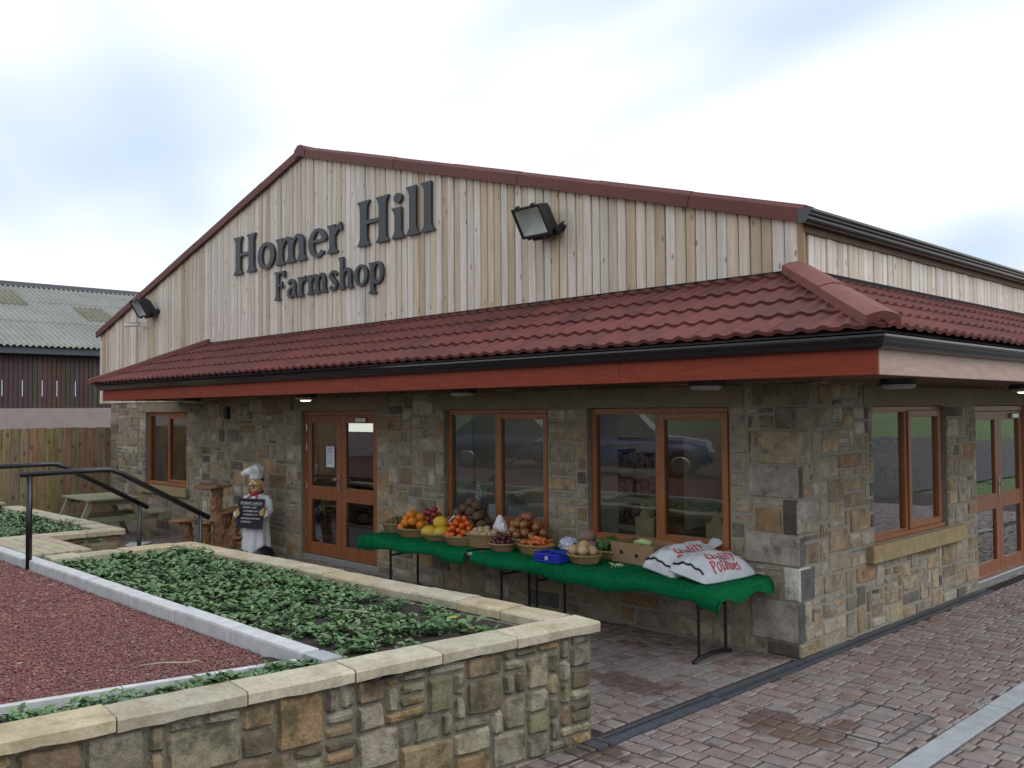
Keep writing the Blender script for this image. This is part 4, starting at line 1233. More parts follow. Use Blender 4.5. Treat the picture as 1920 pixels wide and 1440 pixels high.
# ---------------------------------------------------------------- floodlights, camera, soffit lights
m_refl = mat('reflector', (.85, .9, .9), rough=.25, metal=.0)
m_lens = glass_mat('lamp_glass', tint=(.97, 1, .99), boost=.6)
def floodlight(loc, label, rz=0):
    t = thing('floodlight', label, 'floodlight', loc, (R(31), 0, rz), 'floodlights on the gable')
    W, Hh = .2, .165
    m = MB(); rings = []
    for (yy, sx, z0, z1) in ((0, 1, -Hh, Hh), (.03, 1, -Hh, Hh), (.05, .93, -Hh*.95, Hh*.93), (.15, .86, -Hh*.9, Hh*.72), (.2, .7, -Hh*.85, Hh*.3), (.215, .6, -Hh*.8, 0)):
        rings.append([(-W*sx, yy, z0), (W*sx, yy, z0), (W*sx, yy, z1), (-W*sx, yy, z1)])
    m.loft(rings, cap=False); m.f.append(tuple(len(m.v)-4+k for k in range(4))); m.c.append((1, 1, 1))
    b = m.build('housing', m_blackpl, t, world=False)
    m = MB()
    for (x0, x1, z0, z1) in ((-W, W, Hh-.022, Hh+.004), (-W, W, -Hh-.004, -Hh+.022), (-W-.004, -W+.022, -Hh, Hh), (W-.022, W+.004, -Hh, Hh)): m.bbox(x0, x1, -.018, .012, z0, z1, .004)
    for s in (-1, 1):
        m.bbox(s*.11-.02, s*.11+.02, -.02, .02, Hh, Hh+.024, .004); m.bbox(s*.11-.02, s*.11+.02, -.02, .02, -Hh-.024, -Hh, .004)
    m.build('bezel', m_blackpl, t, world=False)
    m = MB(); a, c = W-.024, Hh-.024
    fr = [(-a, .0, -c), (a, 0, -c), (a, 0, c), (-a, 0, c)]; bk = [(-a*.5, .12, -c*.1), (a*.5, .12, -c*.1), (a*.5, .12, c*.3), (-a*.5, .12, c*.3)]
    m.add(fr+bk, [(k, (k+1) % 4, 4+(k+1) % 4, 4+k) for k in range(4)] + [(4, 5, 6, 7)]); m.build('reflector', m_refl, t, world=False)
    MB().add([(-a, -.006, -c), (a, -.006, -c), (a, -.006, c), (-a, -.006, c)], [(0, 1, 2, 3)]).build('lens', m_lens, t, world=False)
    MB().bbox(-W*.75, W*.75, .06, .2, -Hh-.07, -Hh+.005, .015).build('gear_box', m_blackpl, t, world=False)
    m = MB(); m.bbox(-.13, .19, .16, .2, -Hh-.06, -Hh-.02, .006); m.bbox(.17, .2, .1, .3, -Hh-.06, -Hh+.03, .006); m.tube([(.2, .2, -.19), (.2, .34, -.17)], .022, 8)
    m.build('bracket', m_blackpl, t, world=False)
    MB().tube([(.19, .255, -.165), (.19, .235, -.17)], .02, 10).build('conduit_gland', m_conc, t, world=False)
    return t
floodlight((-2.78, -.33, 4.06), 'black floodlight right of the shop name on the gable')
floodlight((-12.75, -.33, 4.0), 'black floodlight near the left end of the gable')
m_white = mat('white_plastic', (.7, .7, .68), rough=.4)
cc = thing('security_camera', 'small white security camera on the gable below the left floodlight', 'camera', (-13.15, -.04, 3.7))
MB().tube([(-13.05, -.03, 3.70), (-13.12, -.14, 3.72), (-13.2, -.2, 3.74)], .012, 8).build('arm', m_white, cc)
MB().tube([(-13.14, -.16, 3.75), (-13.34, -.34, 3.735)], .036, 12).build('body', m_white, cc)
MB().bbox(-.05, .22, -.045, .045, .03, .038, .003, M=Matrix.Translation((-13.16, -.18, 3.755)) @ Euler((0, 0, R(222))).to_matrix().to_4x4()).build('hood', m_white, cc)

m_lampon = mat('lit_diffuser', (.9, .85, .7), rough=.4, emit=(1.0, .86, .6), estr=6.0)
m_lampoff = mat('unlit_diffuser', (.36, .37, .36), rough=.25)
m_darkglass = mat('lamp_base', (.01, .01, .011), rough=.5)
LM = [((-.45, -.65), False, 'unlit black bulkhead light under the canopy above the right-hand front window'), ((-3.5, -.65), False, 'unlit black bulkhead light under the canopy above the left-hand shop window'),
      ((-6.62, -.65), True, 'small lit bulkhead light under the canopy above the entrance doors'), ((-9.95, -.65), False, 'unlit black bulkhead light at the left end of the canopy'),
      ((.65, .52), False, 'unlit black bulkhead light under the side canopy above the side window'), ((.65, 3.72), True, 'lit bulkhead light under the side canopy near the side doors')]
for (x, y), on, lab in LM:
    t = thing('bulkhead_light', lab, 'light', (x, y, 2.336), (0, 0, 0), 'bulkhead lights under the canopy')
    m = MB(); m.tube([(x, y, 2.336), (x, y, 2.29)], [.15, .145], 24); m.build('base', m_darkglass, t)
    m = MB(); m.tube([(x, y, 2.29), (x, y, 2.268), (x, y, 2.255)], [.135, .13, .1], 24); m.build('diffuser', m_lampoff, t)
    if on: MB().ell((x-.0, y, 2.254), (.07, .07, .014), 14, 6).build('lamp', m_lampon, t)

# ---------------------------------------------------------------- notice in the door, alarm box
nt = tag(MB().bbox(-7.22, -7.02, .052, .056, 1.33, 1.62, .0005).build('notice', mat('paper', (.7, .72, .76), rough=.8)), 'white printed paper notice stuck in the left door leaf', 'notice')
m = MB(); nr = random.Random(2)
for k in range(9): m.box(-7.12-nr.uniform(.04, .08), -7.12+nr.uniform(.04, .08), .049, .0515, 1.60-k*.027-.008, 1.60-k*.027-(0 if k < 3 else .003))
ink = mat('ink', (.03, .03, .04), rough=.8)
m.build('print', ink, nt)
al = tag(MB().bbox(-10.02, -9.93, -.07, -.0, 2.0, 2.2, .01).build('wall_box', m_blackpl), 'small black box mounted high on the stone wall left of the entrance', 'box')

# ---------------------------------------------------------------- folding tables with turf covers
TZ = .655
def trestle(x0, x1, lx, label, wob):
    t = thing('folding_table', label, 'table', ((x0+x1)/2, -.46, 0), (0, 0, 0), 'folding tables under the produce')
    MB().bbox(x0, x1, -.84, -.08, TZ-.04, TZ, .01).build('table_top', m_white, t)
    for k, lx_ in enumerate(lx):
        s = 1 if k == 0 else -1
        for y in (-.66, -.26):
            MB().tube([(lx_, y, .04), (lx_, y, TZ-.04)], .014, 8).build('leg', m_blackrail, t)
        MB().tube([(lx_, -.74, .012), (lx_, -.66, .035), (lx_, -.46, .05), (lx_, -.26, .035), (lx_, -.18, .012)], [.016, .019, .019, .019, .016], 8).build('foot', m_blackrail, t)
        MB().tube([(lx_, -.66, .44), (lx_, -.26, .44)], .01, 8).build('crossbar', m_blackrail, t)
        MB().tube([(lx_, -.46, .44), (lx_+s*.42, -.46, TZ-.05)], .011, 8).build('brace', m_blackrail, t)
trestle(-5.0, -2.68, (-4.78, -2.92), 'left folding table with black steel legs under green turf', 0)
trestle(-2.63, -.27, (-2.42, -.55), 'right folding table with black steel legs under green turf and potato sacks', 1)
def turf(x0, x1, seed, label, endflap=0.0, notch=None, lflap=0.0):
    rr = random.Random(seed); nx = int((x1-x0)/.03); vs = []; cols = []
    ph = [rr.uniform(0, 6) for _ in range(4)]
    th_ = .018
    prof = []
    for i in range(nx+1):
        x = x0 + (x1-x0)*i/nx
        wv = .012*math.sin(x*5+ph[0]) + .008*math.sin(x*11+ph[1])
        drop = .125 + .02*math.sin(x*3.1+ph[2]) + .012*math.sin(x*9+ph[3])
        if notch and x > notch: drop += .055*min(1, (x-notch)/.1)
        row = [(x, -.07, TZ+.004)]
        zt = TZ + .02
        for k in range(9): row.append((x, -.07-(.80)*k/8, zt + .004*math.sin(x*14+k*1.7+ph[0]) + .003*math.sin(x*31+k)))
        row += [(x, -.895-.01+wv*.4, zt-.012), (x, -.925+wv, zt-.04), (x, -.93+wv*1.3, zt-.08), (x, -.92+wv*1.5, zt-drop), (x, -.905+wv*1.4, zt-drop-.004), (x, -.9+wv, zt-.06), (x, -.87, zt-.035)]
        prof.append(row)
    def endrow(row, dx, dzs): return [(p[0]+dx, p[1], p[2]-dzs) for p in row]
    if endflap:
        last = prof[-1]
        for k, (dx, dz) in enumerate(((.02, .008), (.045, .03), (.06, .07), (.065, .11))):
            prof.append([(p[0]+dx+.02*math.sin(j*.9)*dz*4, p[1]+.015*math.sin(k+j)*dz*5, max(p[2]-dz*(1+.25*math.sin(j*1.3)), p[2]-.16) if j < 11 else p[2]-dz*.45) for j, p in enumerate(last)])
    if lflap:
        first = prof[0]
        for k, (dx, dz) in enumerate(((-.02, .008), (-.045, .03), (-.055, .07), (-.058, .1))):
            prof.insert(0, [(p[0]+dx, p[1], p[2]-dz*(1+.2*math.sin(j*1.3)) if j < 11 else p[2]-dz*.3) for j, p in enumerate(first)])
    m = MB(); m.loft(prof, closed=False, cap=False)
    o = m.build('turf_cover', m_turf, smooth=True); tag(o, label, 'turf cover')
    pm = MB(); V = [Vector(p) for p in m.v]
    for q in m.f:
        a, b, c, d = [V[i] for i in q]
        nr_ = (b-a).cross(d-a); ar = nr_.length
        if ar < 1e-7: continue
        nr_.normalize()
        if nr_.z < -.3: nr_ = -nr_
        if nr_.y > .3 and nr_.z < .5: nr_ = -nr_
        for _ in range(min(12, int(ar*9000+rr.random()))):
            s_, t_ = rr.random(), rr.random()
            p = a.lerp(b, s_).lerp(d.lerp(c, s_), t_); w = Vector((rr.uniform(-1, 1), rr.uniform(-1, 1), rr.uniform(-.5, .5)))*.0035
            h = (nr_ + Vector((rr.uniform(-.6, .6), rr.uniform(-.6, .6), rr.uniform(-.2, .6)))*.8).normalized()*rr.uniform(.008, .016)
            pm.add([p-w, p+w, p+h], [(0, 1, 2)])
    pm.build('turf_pile', m_turf, o, kind='stuff')
    return o
turf(-5.02, -3.2, 1, 'green artificial turf draped over the left produce table', lflap=1)
turf(-3.1, -.25, 2, 'green artificial turf draped over the right produce table, torn at its right end', endflap=1, notch=-.42)
TT = TZ + .026

# ---------------------------------------------------------------- baskets
def basket(cx, cy, rx, ry, h, label, rot=0, flare=1.25, handles=False):
    t = thing('basket', label, 'basket', (cx, cy, TT), (0, 0, rot), 'wicker baskets of produce')
    m = MB(); rings = []; n = 56; rows = max(6, int(h/.011))
    for j in range(rows+1):
        q = j/rows; k = (1 + (flare-1)*q**.8)/flare
        rings.append([((rx*k+.0045*math.cos(i*PI+j*PI))*math.cos(2*PI*i/n), (ry*k+.0045*math.cos(i*PI+j*PI))*math.sin(2*PI*i/n), .004+h*q) for i in range(n)])
    rb = random.Random(int(cx*100))
    m.loft(rings, cap=False)
    m.c = [tuple(q*rb.uniform(.75, 1.2) for q in (1, 1, 1)) for _ in m.f]
    m.f.append(tuple(range(n))); m.c.append((1, 1, 1))
    m.build('weave', m_wick, t, world=False)
    for k in (0, 1):
        r_ = MB(); r_.tube([((rx+.004)*math.cos(2*PI*i/40), (ry+.004)*math.sin(2*PI*i/40), h+.006+.006*math.sin(i*PI*.5+k*PI)) for i in range(41)], .0085, 6, cap=False)
        r_.build('rim', m_wick, t, world=False, smooth=True)
    return t
def mslot(name, c1, c2, sc=20, rough=.5, **k): return mat(name, c1, c2, sc, rough, **k)
m_orange = mslot('orange_peel', (.66, .22, .012), (.6, .17, .008), 30, .42, bump=.25, bscale=260)
m_sats = mslot('satsuma_peel', (.68, .125, .014), (.6, .09, .01), 30, .42, bump=.25, bscale=260)
m_melon = mslot('melon_rind', (.6, .4, .03), (.52, .32, .02), 18, .45)
m_kiwi = mslot('kiwi_skin', (.16, .11, .03), (.1, .075, .022), 40, .85)
m_apple = mslot('apple_skin', (.3, .05, .03), (.22, .02, .018), 14, .35)
m_swede = mslot('swede_skin', (.15, .09, .055), (.085, .05, .035), 22, .85, bump=.4)
m_potato = mslot('potato_skin', (.5, .39, .22), (.38, .28, .14), 24, .75, bump=.2)
m_ronion = mslot('red_onion_skin', (.1, .016, .03), (.06, .01, .02), 20, .3)
m_onion = mslot('onion_skin', (.36, .15, .06), (.24, .085, .035), 16, .35, stretch=(2, 2, .4))
m_carrot = mslot('carrot_skin', (.62, .16, .045), (.5, .11, .03), 22, .6)
m_turnip = mslot('turnip_skin', (.2, .1, .095), (.28, .2, .14), 9, .6)
m_squash = mslot('squash_skin', (.55, .38, .2), (.46, .3, .14), 14, .5)
m_cab = mslot('cabbage_leaf', (.05, .15, .02), (.028, .085, .014), 12, .5, bump=.3)
m_cabp = mslot('cabbage_heart', (.2, .32, .07), (.14, .25, .05), 12, .5, bump=.3)
m_leek = mslot('leek_white', (.5, .6, .32), (.35, .5, .2), 20, .5)
fr2 = random.Random(77)
def ball(r, sq=(1, 1, 1), lump=0, n=(14, 9), stalk=False):
    s1, s2, s3 = fr2.uniform(0, 6), fr2.uniform(0, 6), fr2.uniform(0, 6)
    m = MB(); m.ell((0, 0, 0), (r*sq[0], r*sq[1], r*sq[2]), n[0], n[1], fn=lambda p: 1 + lump*(math.sin(p.x*3+s1)+math.sin(p.y*4+s2)+math.sin(p.z*3.5+s3))/3)
    if stalk: m.tube([(0, 0, r*sq[2]*.8), (.004, 0, r*sq[2]*1.35), (.012, .0, r*sq[2]*1.55)], [r*.3, r*.1, r*.06], 7)
    return m
def pile(cx, cy, rx, ry, z0, items, mats_, name, label, cat, group, n, r, tilt=True, zs=.82, lay=4, gap=1.88):
    """heap of separate things: ring layers that shrink upward"""
    cnt = 0; pts = []
    Hd = r*1.45*(lay-1)*zs
    for tr_i in range(2600):
        if cnt >= n: break
        sh = 1.0 if tr_i < 1900 else .6
        q = math.sqrt(fr2.random()); a = fr2.uniform(0, 6.283)
        px, py = q*math.cos(a)*max(rx-r*.55, .01), q*math.sin(a)*max(ry-r*.55, .01)
        pz = r*.75 + Hd*sh*max(0, 1-q**1.7) + fr2.uniform(-.15, .2)*r
        if any((px-u)**2+(py-v)**2+(pz-w)**2 < (gap*r*.86)**2 for u, v, w in pts): continue
        pts.append((px, py, pz)); cnt += 1
        o = link(name, fr2.choice(items), None, (cx+px, cy+py, z0+pz), (fr2.uniform(-.6, .6), fr2.uniform(-.6, .6), fr2.uniform(0, 6)) if tilt else (fr2.uniform(-.3, .3), fr2.uniform(-.3, .3), fr2.uniform(0, 6)))
        tag(o, label, cat, group)
    return cnt
def kinds(n, f, mt): 
    out = []
    for _ in range(n): out.append(f().mesh('produce', mt, smooth=True))
    return out
def BZ(h): return TT + h*.75
# kiwis
basket(-4.86, -.5, .19, .16, .1, 'shallow wicker basket of kiwis at the left end of the table')
pile(-4.86, -.5, .165, .14, BZ(.1), kinds(3, lambda: ball(.027, (1, 1, 1.25)), m_kiwi), None, 'kiwi', 'brown kiwi fruit in the leftmost wicker basket', 'kiwi', 'kiwis in the leftmost basket', 40, .028, lay=3)
# oranges
basket(-4.42, -.6, .2, .17, .09, 'wicker basket of large oranges next to the kiwis')
pile(-4.42, -.6, .18, .15, BZ(.09), kinds(3, lambda: ball(.054, (1, 1, .95), .02), m_orange), None, 'orange', 'large orange heaped in the basket beside the kiwis', 'orange', 'oranges in the basket', 24, .055, lay=3, zs=1)
# apples behind
basket(-4.55, -.24, .2, .15, .09, 'wicker basket of red apples behind the oranges')
pile(-4.55, -.24, .17, .13, BZ(.1)+.02, kinds(2, lambda: ball(.041, (1, 1, .9), .02), m_apple), None, 'apple', 'red apple heaped behind the oranges', 'apple', 'red apples behind the oranges', 24, .042, lay=4)
# melons
basket(-3.98, -.62, .17, .15, .07, 'low wicker basket holding three yellow melons')
for (dx, dy, z, rz, lb) in ((-.085, -.045, .085, .3, 'yellow melon lying at the front left of the melon basket'), (.085, .0, .09, .9, 'yellow melon lying at the right of the melon basket'), (-.01, .06, .185, .1, 'large yellow melon on top of the other two melons')):
    o = link('melon', ball(.085, (1.18, .95, .9)).mesh('melon', m_melon, True), None, (-3.98+dx, -.62+dy, TT+z), (0, 0, rz)); tag(o, lb, 'melon', 'yellow melons')
# satsumas
basket(-3.55, -.65, .2, .17, .09, 'wicker basket heaped with small bright orange satsumas')
pile(-3.55, -.65, .18, .155, BZ(.09), kinds(3, lambda: ball(.035, (1, 1, .86), .02), m_sats), None, 'satsuma', 'small orange-red satsuma heaped in the basket beside the melons', 'satsuma', 'satsumas in the basket', 60, .036, lay=5, zs=1.0)
# brown swedes behind
basket(-3.83, -.26, .32, .17, .09, 'wide wicker basket of brown root vegetables behind the satsumas')
pile(-3.83, -.26, .3, .15, BZ(.1)+.03, kinds(4, lambda: ball(.06, (1, 1, .92), .09), m_swede), None, 'root_vegetable', 'dusty brown round root vegetable heaped behind the satsumas', 'vegetable', 'brown root vegetables behind the satsumas', 26, .062, lay=4, zs=1)
# potatoes
basket(-3.28, -.57, .23, .17, .13, 'deep wicker basket of pale potatoes at the gap between the tables', flare=1.12)
pile(-3.28, -.57, .2, .15, TT+.1, kinds(3, lambda: ball(.036, (1.3, 1, .85), .07), m_potato), None, 'potato', 'pale washed potato in the deep basket at the gap in the turf', 'potato', 'potatoes in the deep basket', 18, .04, lay=2)
# brown onions
basket(-2.94, -.27, .3, .17, .08, 'wide wicker basket of brown onions below the left shop window')
pile(-2.94, -.27, .27, .16, BZ(.09)+.02, kinds(3, lambda: ball(.046, (1, 1, .92), .03, stalk=True), m_onion), None, 'onion', 'shiny brown onion heaped at the back of the table', 'onion', 'brown onions', 34, .048, lay=4, zs=.95)
# red onions
basket(-2.9, -.66, .14, .12, .07, 'small wicker basket of red onions beside the carrots')
pile(-2.9, -.66, .125, .1, BZ(.09), kinds(2, lambda: ball(.027, (1, 1, .95), .03, stalk=True), m_ronion), None, 'red_onion', 'small dark red onion in the little basket', 'onion', 'red onions in the little basket', 18, .029, lay=3)
# carrots
basket(-2.5, -.58, .21, .15, .09, 'wicker basket of carrots behind the blue crate')
def carrot():
    m = MB(); L = fr2.uniform(.13, .18); b = fr2.uniform(-.012, .012)
    m.tube([(-L/2, 0, 0), (-L/2+.008, 0, 0), (-L*.2, b, 0), (L*.2, b*.6, 0), (L/2, 0, .003)], [.006, .017, .016, .012, .003], 8); return m
cm = kinds(5, carrot, m_carrot)
for k in range(30):
    ly = k // 12
    o = link('carrot', cm[k % 5], None, (-2.5+fr2.uniform(-.13, .13)*(1-ly*.3), -.58+fr2.uniform(-.1, .1)*(1-ly*.25), TT+.085+ly*.028+fr2.uniform(0, .014)), (fr2.uniform(-.2, .2), fr2.uniform(-.25, .25), fr2.uniform(-.7, .7)+(PI if fr2.random() < .5 else 0)))
    tag(o, 'orange carrot in the basket behind the blue crate', 'carrot', 'carrots in the basket')
# blue crate
m_blue = mat('blue_plastic', (.015, .04, .42), rough=.4)
cr = thing('crate', 'small bright blue plastic punnet crate on the front edge of the turf', 'crate', (-2.08, -.78, TT), (0, 0, .06))
CW, CD, CH = .15, .1, .085
MB().bbox(-CW, CW, -CD, CD, .0, .008, .002).build('base', m_blue, cr, world=False)
for (ax, s) in (('y', -1), ('y', 1), ('x', -1), ('x', 1)):
    m = MB(); Lh = CW if ax == 'y' else CD; off = s*(CD if ax == 'y' else CW)
    nb = int(2*Lh/.0167)
    def bb(a, b, z0, z1, t=.004):
        if ax == 'y': m.box(a, b, off-t, off+t, z0, z1)
        else: m.box(off-t, off+t, a, b, z0, z1)
    bb(-Lh, Lh, CH-.022, CH, .006); bb(-Lh, Lh, .008, .018); bb(-Lh, Lh, .04, .047, .003)
    for k in range(nb+1): bb(-Lh+2*Lh*k/nb-.0025, -Lh+2*Lh*k/nb+.0025, .0, CH, .0035)
    m.build('slatted_side', m_blue, cr, world=False)
MB().box(-.015, .018, -CD-.009, -CD-.007, .025, .058).build('label', m_white, cr, world=False)
m = MB()
for k in range(3): m.box(-.008, .011, -CD-.0105, -CD-.0092, .03+k*.008, .034+k*.008)
m.build('label_print', m_blue, cr, world=False)
# squash
basket(-1.8, -.66, .17, .14, .075, 'wicker basket of pale round squash at the front of the right table', flare=1.35)
pile(-1.8, -.68, .14, .11, BZ(.09), kinds(3, lambda: ball(.052, (1, 1, .95), .04), m_squash), None, 'squash', 'pale cream squash in the basket right of the blue crate', 'squash', 'pale squash in the basket', 9, .054, lay=2)
# turnips / swedes
basket(-2.14, -.3, .22, .16, .08, 'wicker basket of purple swedes behind the blue crate')
for (dx, dy, z, r_, lb) in ((.05, -.02, .19, .085, 'big purple-grey swede on top of its basket behind the squash'), (-.1, -.05, .1, .07, 'mottled swede at the left of its basket'), (.12, -.06, .1, .065, 'small swede at the right of its basket'), (-.01, .08, .12, .07, 'swede at the back of its basket under the window')):
    o = link('swede', ball(r_, (1.05, 1, .88), .04).mesh('swede', m_turnip, True), None, (-2.1+dx, -.3+dy, TT+z), (fr2.uniform(-.4, .4), .3, fr2.uniform(0, 6))); tag(o, lb, 'swede', 'purple swedes')
m_pack = mat('plastic_pack', (.6, .62, .66), (.3, .3, .5), 40, .2)
o = tag(smooth_mod(MB().bbox(-.09, .09, -.07, .07, -.05, .06, .03, M=Matrix.Translation((-2.14, -.5, TT+.12)) @ Euler((.3, .2, .4)).to_matrix().to_4x4()).build('vegetable_pack', m_pack, smooth=True), 1), 'clear plastic pack of vegetables behind the blue crate', 'pack')
# cabbages
basket(-1.78, -.26, .17, .15, .07, 'wicker basket of dark green cabbages beside the cardboard box')
def cabbage(r):
    m = MB(); m.ell((0, 0, 0), (r*.8, r*.8, r*.75), 14, 9, fn=lambda p: 1+.05*math.sin(p.x*9)*math.sin(p.z*7)); return m
def cab_leaves(r, n):
    m = MB()
    for k in range(n):
        a = k*2.4; el = .1+.9*(k/n); rings = []
        for i in range(5):
            u = i/4; t = -.5+u*(1.2+el*.3); w = r*(.35+.6*math.sin(PI*min(1, u*.8+.1)))
            rd = r*(.82+.28*u*u)
            c_ = Vector((math.cos(a)*math.cos(t)*rd, math.sin(a)*math.cos(t)*rd, math.sin(t)*rd*.9))
            s = Vector((-math.sin(a), math.cos(a), 0))
            rings.append([c_ + s*w*q + Vector((math.cos(a), math.sin(a), 0))*(-abs(q)*.25*r+.06*r*math.sin(q*9+k+i*2)) for q in (-1, -.5, 0, .5, 1)])
        m.loft(rings, closed=False, cap=False)
    return m
for (dx, dy, z, r_, lb) in ((-.06, .0, .11, .1, 'dark green cabbage at the left of its basket'), (.07, -.02, .1, .09, 'green cabbage leaning on the cardboard box')):
    t = thing('cabbage', lb, 'cabbage', (-1.78+dx, -.26+dy, TT+z), (.3, 0, dx*20), 'cabbages')
    cabbage(r_).build('heart', m_cabp, t, world=False, smooth=True); cab_leaves(r_, 11).build('leaves', m_cab, t, world=False, smooth=True)
# cardboard box
m_card = mat('cardboard', (.3, .19, .105), (.26, .16, .085), 5, .85)
bx = thing('cardboard_box', 'open brown cardboard box with round vent holes on the right table', 'box', (-1.42, -.24, TT), (0, 0, -.1))
BW, BD, BH = .26, .17, .19
MB().box(-BW, BW, -BD, BD, 0, .006).build('base', m_card, bx, world=False)
for (a, b, c, d, nm) in ((-BW, BW, -BD, -BD+.006, 'front_side'), (-BW, BW, BD-.006, BD, 'back_side'), (-BW, -BW+.006, -BD+.006, BD-.006, 'end'), (BW-.006, BW, -BD+.006, BD-.006, 'end')):
    s_ = 1.06
    m = MB(); m.box(a, b, c, d, .006, BH); m.v = [(x*(1+.18*z), y*(1+.25*z), z) for x, y, z in m.v]; m.build(nm, m_card, bx, world=False)
for (hx, hz) in ((-.13, .1), (.06, .085)):
    m = MB(); m.tube([(hx, -BD-.011-.1*.0, hz), (hx, -BD-.004, hz)], .017, 14); m.v = [(x, y*(1+.25*z) + .0, z) for x, y, z in m.v]; m.build('vent_hole', m_void, bx, world=False)
for hy in (-.06,):
    m = MB(); m.tube([(BW+.011, hy, .11), (BW+.004, hy, .11)], .017, 14); m.v = [(x*(1+.18*z), y, z) for x, y, z in m.v]; m.build('vent_hole', m_void, bx, world=False)
o = tag(MB().tube([(-1.55, -.22, TT+.165), (-1.46, -.22, TT+.185), (-1.36, -.22, TT+.17)], [.026, .032, .03], 10).build('leek', m_leek, smooth=True), 'pale green leek lying in the cardboard box', 'leek')
m = MB()
for k in range(7):
    a = -.9+k*.3; m.tube([(-1.5, -.6, TT+.012), (-1.5+.07*math.cos(a), -.6+.07*math.sin(a)-.02, TT+.02), (-1.5+.12*math.cos(a), -.6+.12*math.sin(a)-.03, TT+.008)], [.006, .005, .002], 5)
m.tube([(-1.58, -.56, TT+.012), (-1.5, -.6, TT+.014)], [.01, .008], 6)
tag(m.build('spring_onion', m_leek, smooth=True), 'stray bunch of spring onion lying on the turf before the box', 'spring onion')
# white carrier bag
cb_r = random.Random(3)
m = MB(); rings = []
for j in range(9):
    q = j/8; rr_ = (.085+.03*math.sin(q*PI))*(1-.78*q**1.6); rings.append([(-3.36+rr_*(1+.22*math.sin(i*2.1+j*.6)+cb_r.uniform(-.22, .22))*math.cos(2*PI*i/18)-.02*q, -.24+rr_*.8*(1+.2*math.sin(i*1.7+j)+cb_r.uniform(-.22, .22))*math.sin(2*PI*i/18), TT+.04+.25*q) for i in range(18)])
m.loft(rings)
tag(m.build('plastic_bag', mat('white_film', (.72, .73, .75), rough=.25), smooth=False), 'crumpled white plastic carrier bag standing between potatoes and onions', 'bag')
tag(MB().bbox(-.12, .12, -.08, .08, 0, .004, .001, M=Matrix.Translation((-4.15, -.16, TT+.15)) @ Euler((.7, .25, .2)).to_matrix().to_4x4()).build('price_card', m_white), 'blank white card leaning behind the melons', 'card')

# ---------------------------------------------------------------- potato sacks
m_sack = mat('sack_film', (.62, .63, .66), (.5, .52, .56), 9, .3, bump=.35, bscale=14, spec=.5)
m_red = mat('red_print', (.5, .012, .03), rough=.5)
def sack(loc, rz, L, Wd, Hs, label, tilt, ear, tu):
    t = thing('potato_sack', label, 'sack', loc, (R(9), tilt, rz), 'white potato sacks')
    sk = random.Random(int(loc[0]*100)); ph = [sk.uniform(0, 6) for _ in range(8)]
    def S(u, v):
        """u along -1..1, v across -1..1 -> top surface point"""
        e = max(0.0, 1-abs(u)**3.2)**.5; f = max(0.0, 1-abs(v)**2.1)**.52
        wr = .007*math.sin(9*u+3*v+ph[0])*(abs(u)**1.5) + .006*math.sin(5*v+7*u+ph[1]) + .008*math.sin(14*v+ph[2])*abs(u)**3
        bulge = 1+.12*math.sin(2*u+ph[3])
        return Vector((u*L/2, v*Wd/2*(.86+.14*e)*(1-.05*u), .012 + Hs*e**.8*f*bulge + wr*e*f*2.4))
    nu, nv = 44, 30
    m = MB(); vs = []
    for i in range(nu+1):
        for j in range(nv+1): vs.append(S(-1+2*i/nu, -1+2*j/nv))
    o_ = len(vs)
    fs = [(i*(nv+1)+j, (i+1)*(nv+1)+j, (i+1)*(nv+1)+j+1, i*(nv+1)+j+1) for i in range(nu) for j in range(nv)]
    bt = [Vector((p.x, p.y, min(.012, p.z)-.006)) for p in vs]
    m.add(vs, fs); m.add(bt, [q[::-1] for q in fs])
    m.build('sack_body', m_sack, t, world=False, smooth=True)
    def lay(word, u0, v0, size, flat=.0035, sq=1.0):
        x = 0; mm = MB()
        for ch in word:
            adv, strips = glyph(ch)
            for k, s_ in enumerate(strips):
                L_, R_, cl = s_; n = len(L_); P = []
                for (a, b) in L_ + R_:
                    uu = u0 + (x+a)*size*sq/(L/2); vv = -v0 + b*size/(Wd/2)
                    p = S(min(max(uu, -.98), .98), min(max(vv, -.98), .98)); pn = (S(uu+.01, vv)-p).cross(S(uu, vv+.01)-p).normalized()
                    P.append(p + pn*(flat+.0006*k))
                mm.add(P, [(i, n+i, n+(i+1) % n, (i+1) % n) for i in range(n if cl else n-1)])
            x += adv
        return mm.build('printed_word', m_red, t, world=False)
    lay('Quality', -.6, .50, .076, sq=1.06); lay('Potatoes', -.64, .90, .076, sq=.96)
    # emblem print on the top and stitched black strip at the near end
    m = MB()
    for k in range(5):
        us = [-.45+.04*i for i in range(11)]
        A = [S(u, .62-.07*k+.03*math.sin(i*.6)) + VZ*.004 for i, u in enumerate(us)]; B = [S(u, .595-.07*k+.03*math.sin(i*.6)) + VZ*.004 for i, u in enumerate(us)]
        n = len(us); m.add(A+B, [(i, n+i, n+i+1, i+1) for i in range(n-1)])
    m.build('emblem_print', mat('faded_red_print', (.55, .25, .28), rough=.5), t, world=False)
    m = MB(); m.tube([S(-.93, v*.1) + Vector((-.006, 0, .006)) for v in range(-8, 9)], .009, 6); m.build('stitched_strip', m_blackpl, t, world=False)
    if ear:
        m = MB(); rings = []
        for j in range(6):
            q = j/5; w = .028+.05*q; rings.append([(L/2*.93+.13*q+.004*math.sin(i*2), w*math.cos(2*PI*i/12), .06+.05*q+(.016+.012*q)*math.sin(2*PI*i/12)) for i in range(12)])
        m.loft(rings); m.build('gathered_end', m_sack, t, world=False, smooth=True)
    return t
sack((-.9, -.36, TT+.055), R(82), .66, .4, .165, 'white potato sack with red print lying behind the other, its tied end up', R(-8), True, -.2)
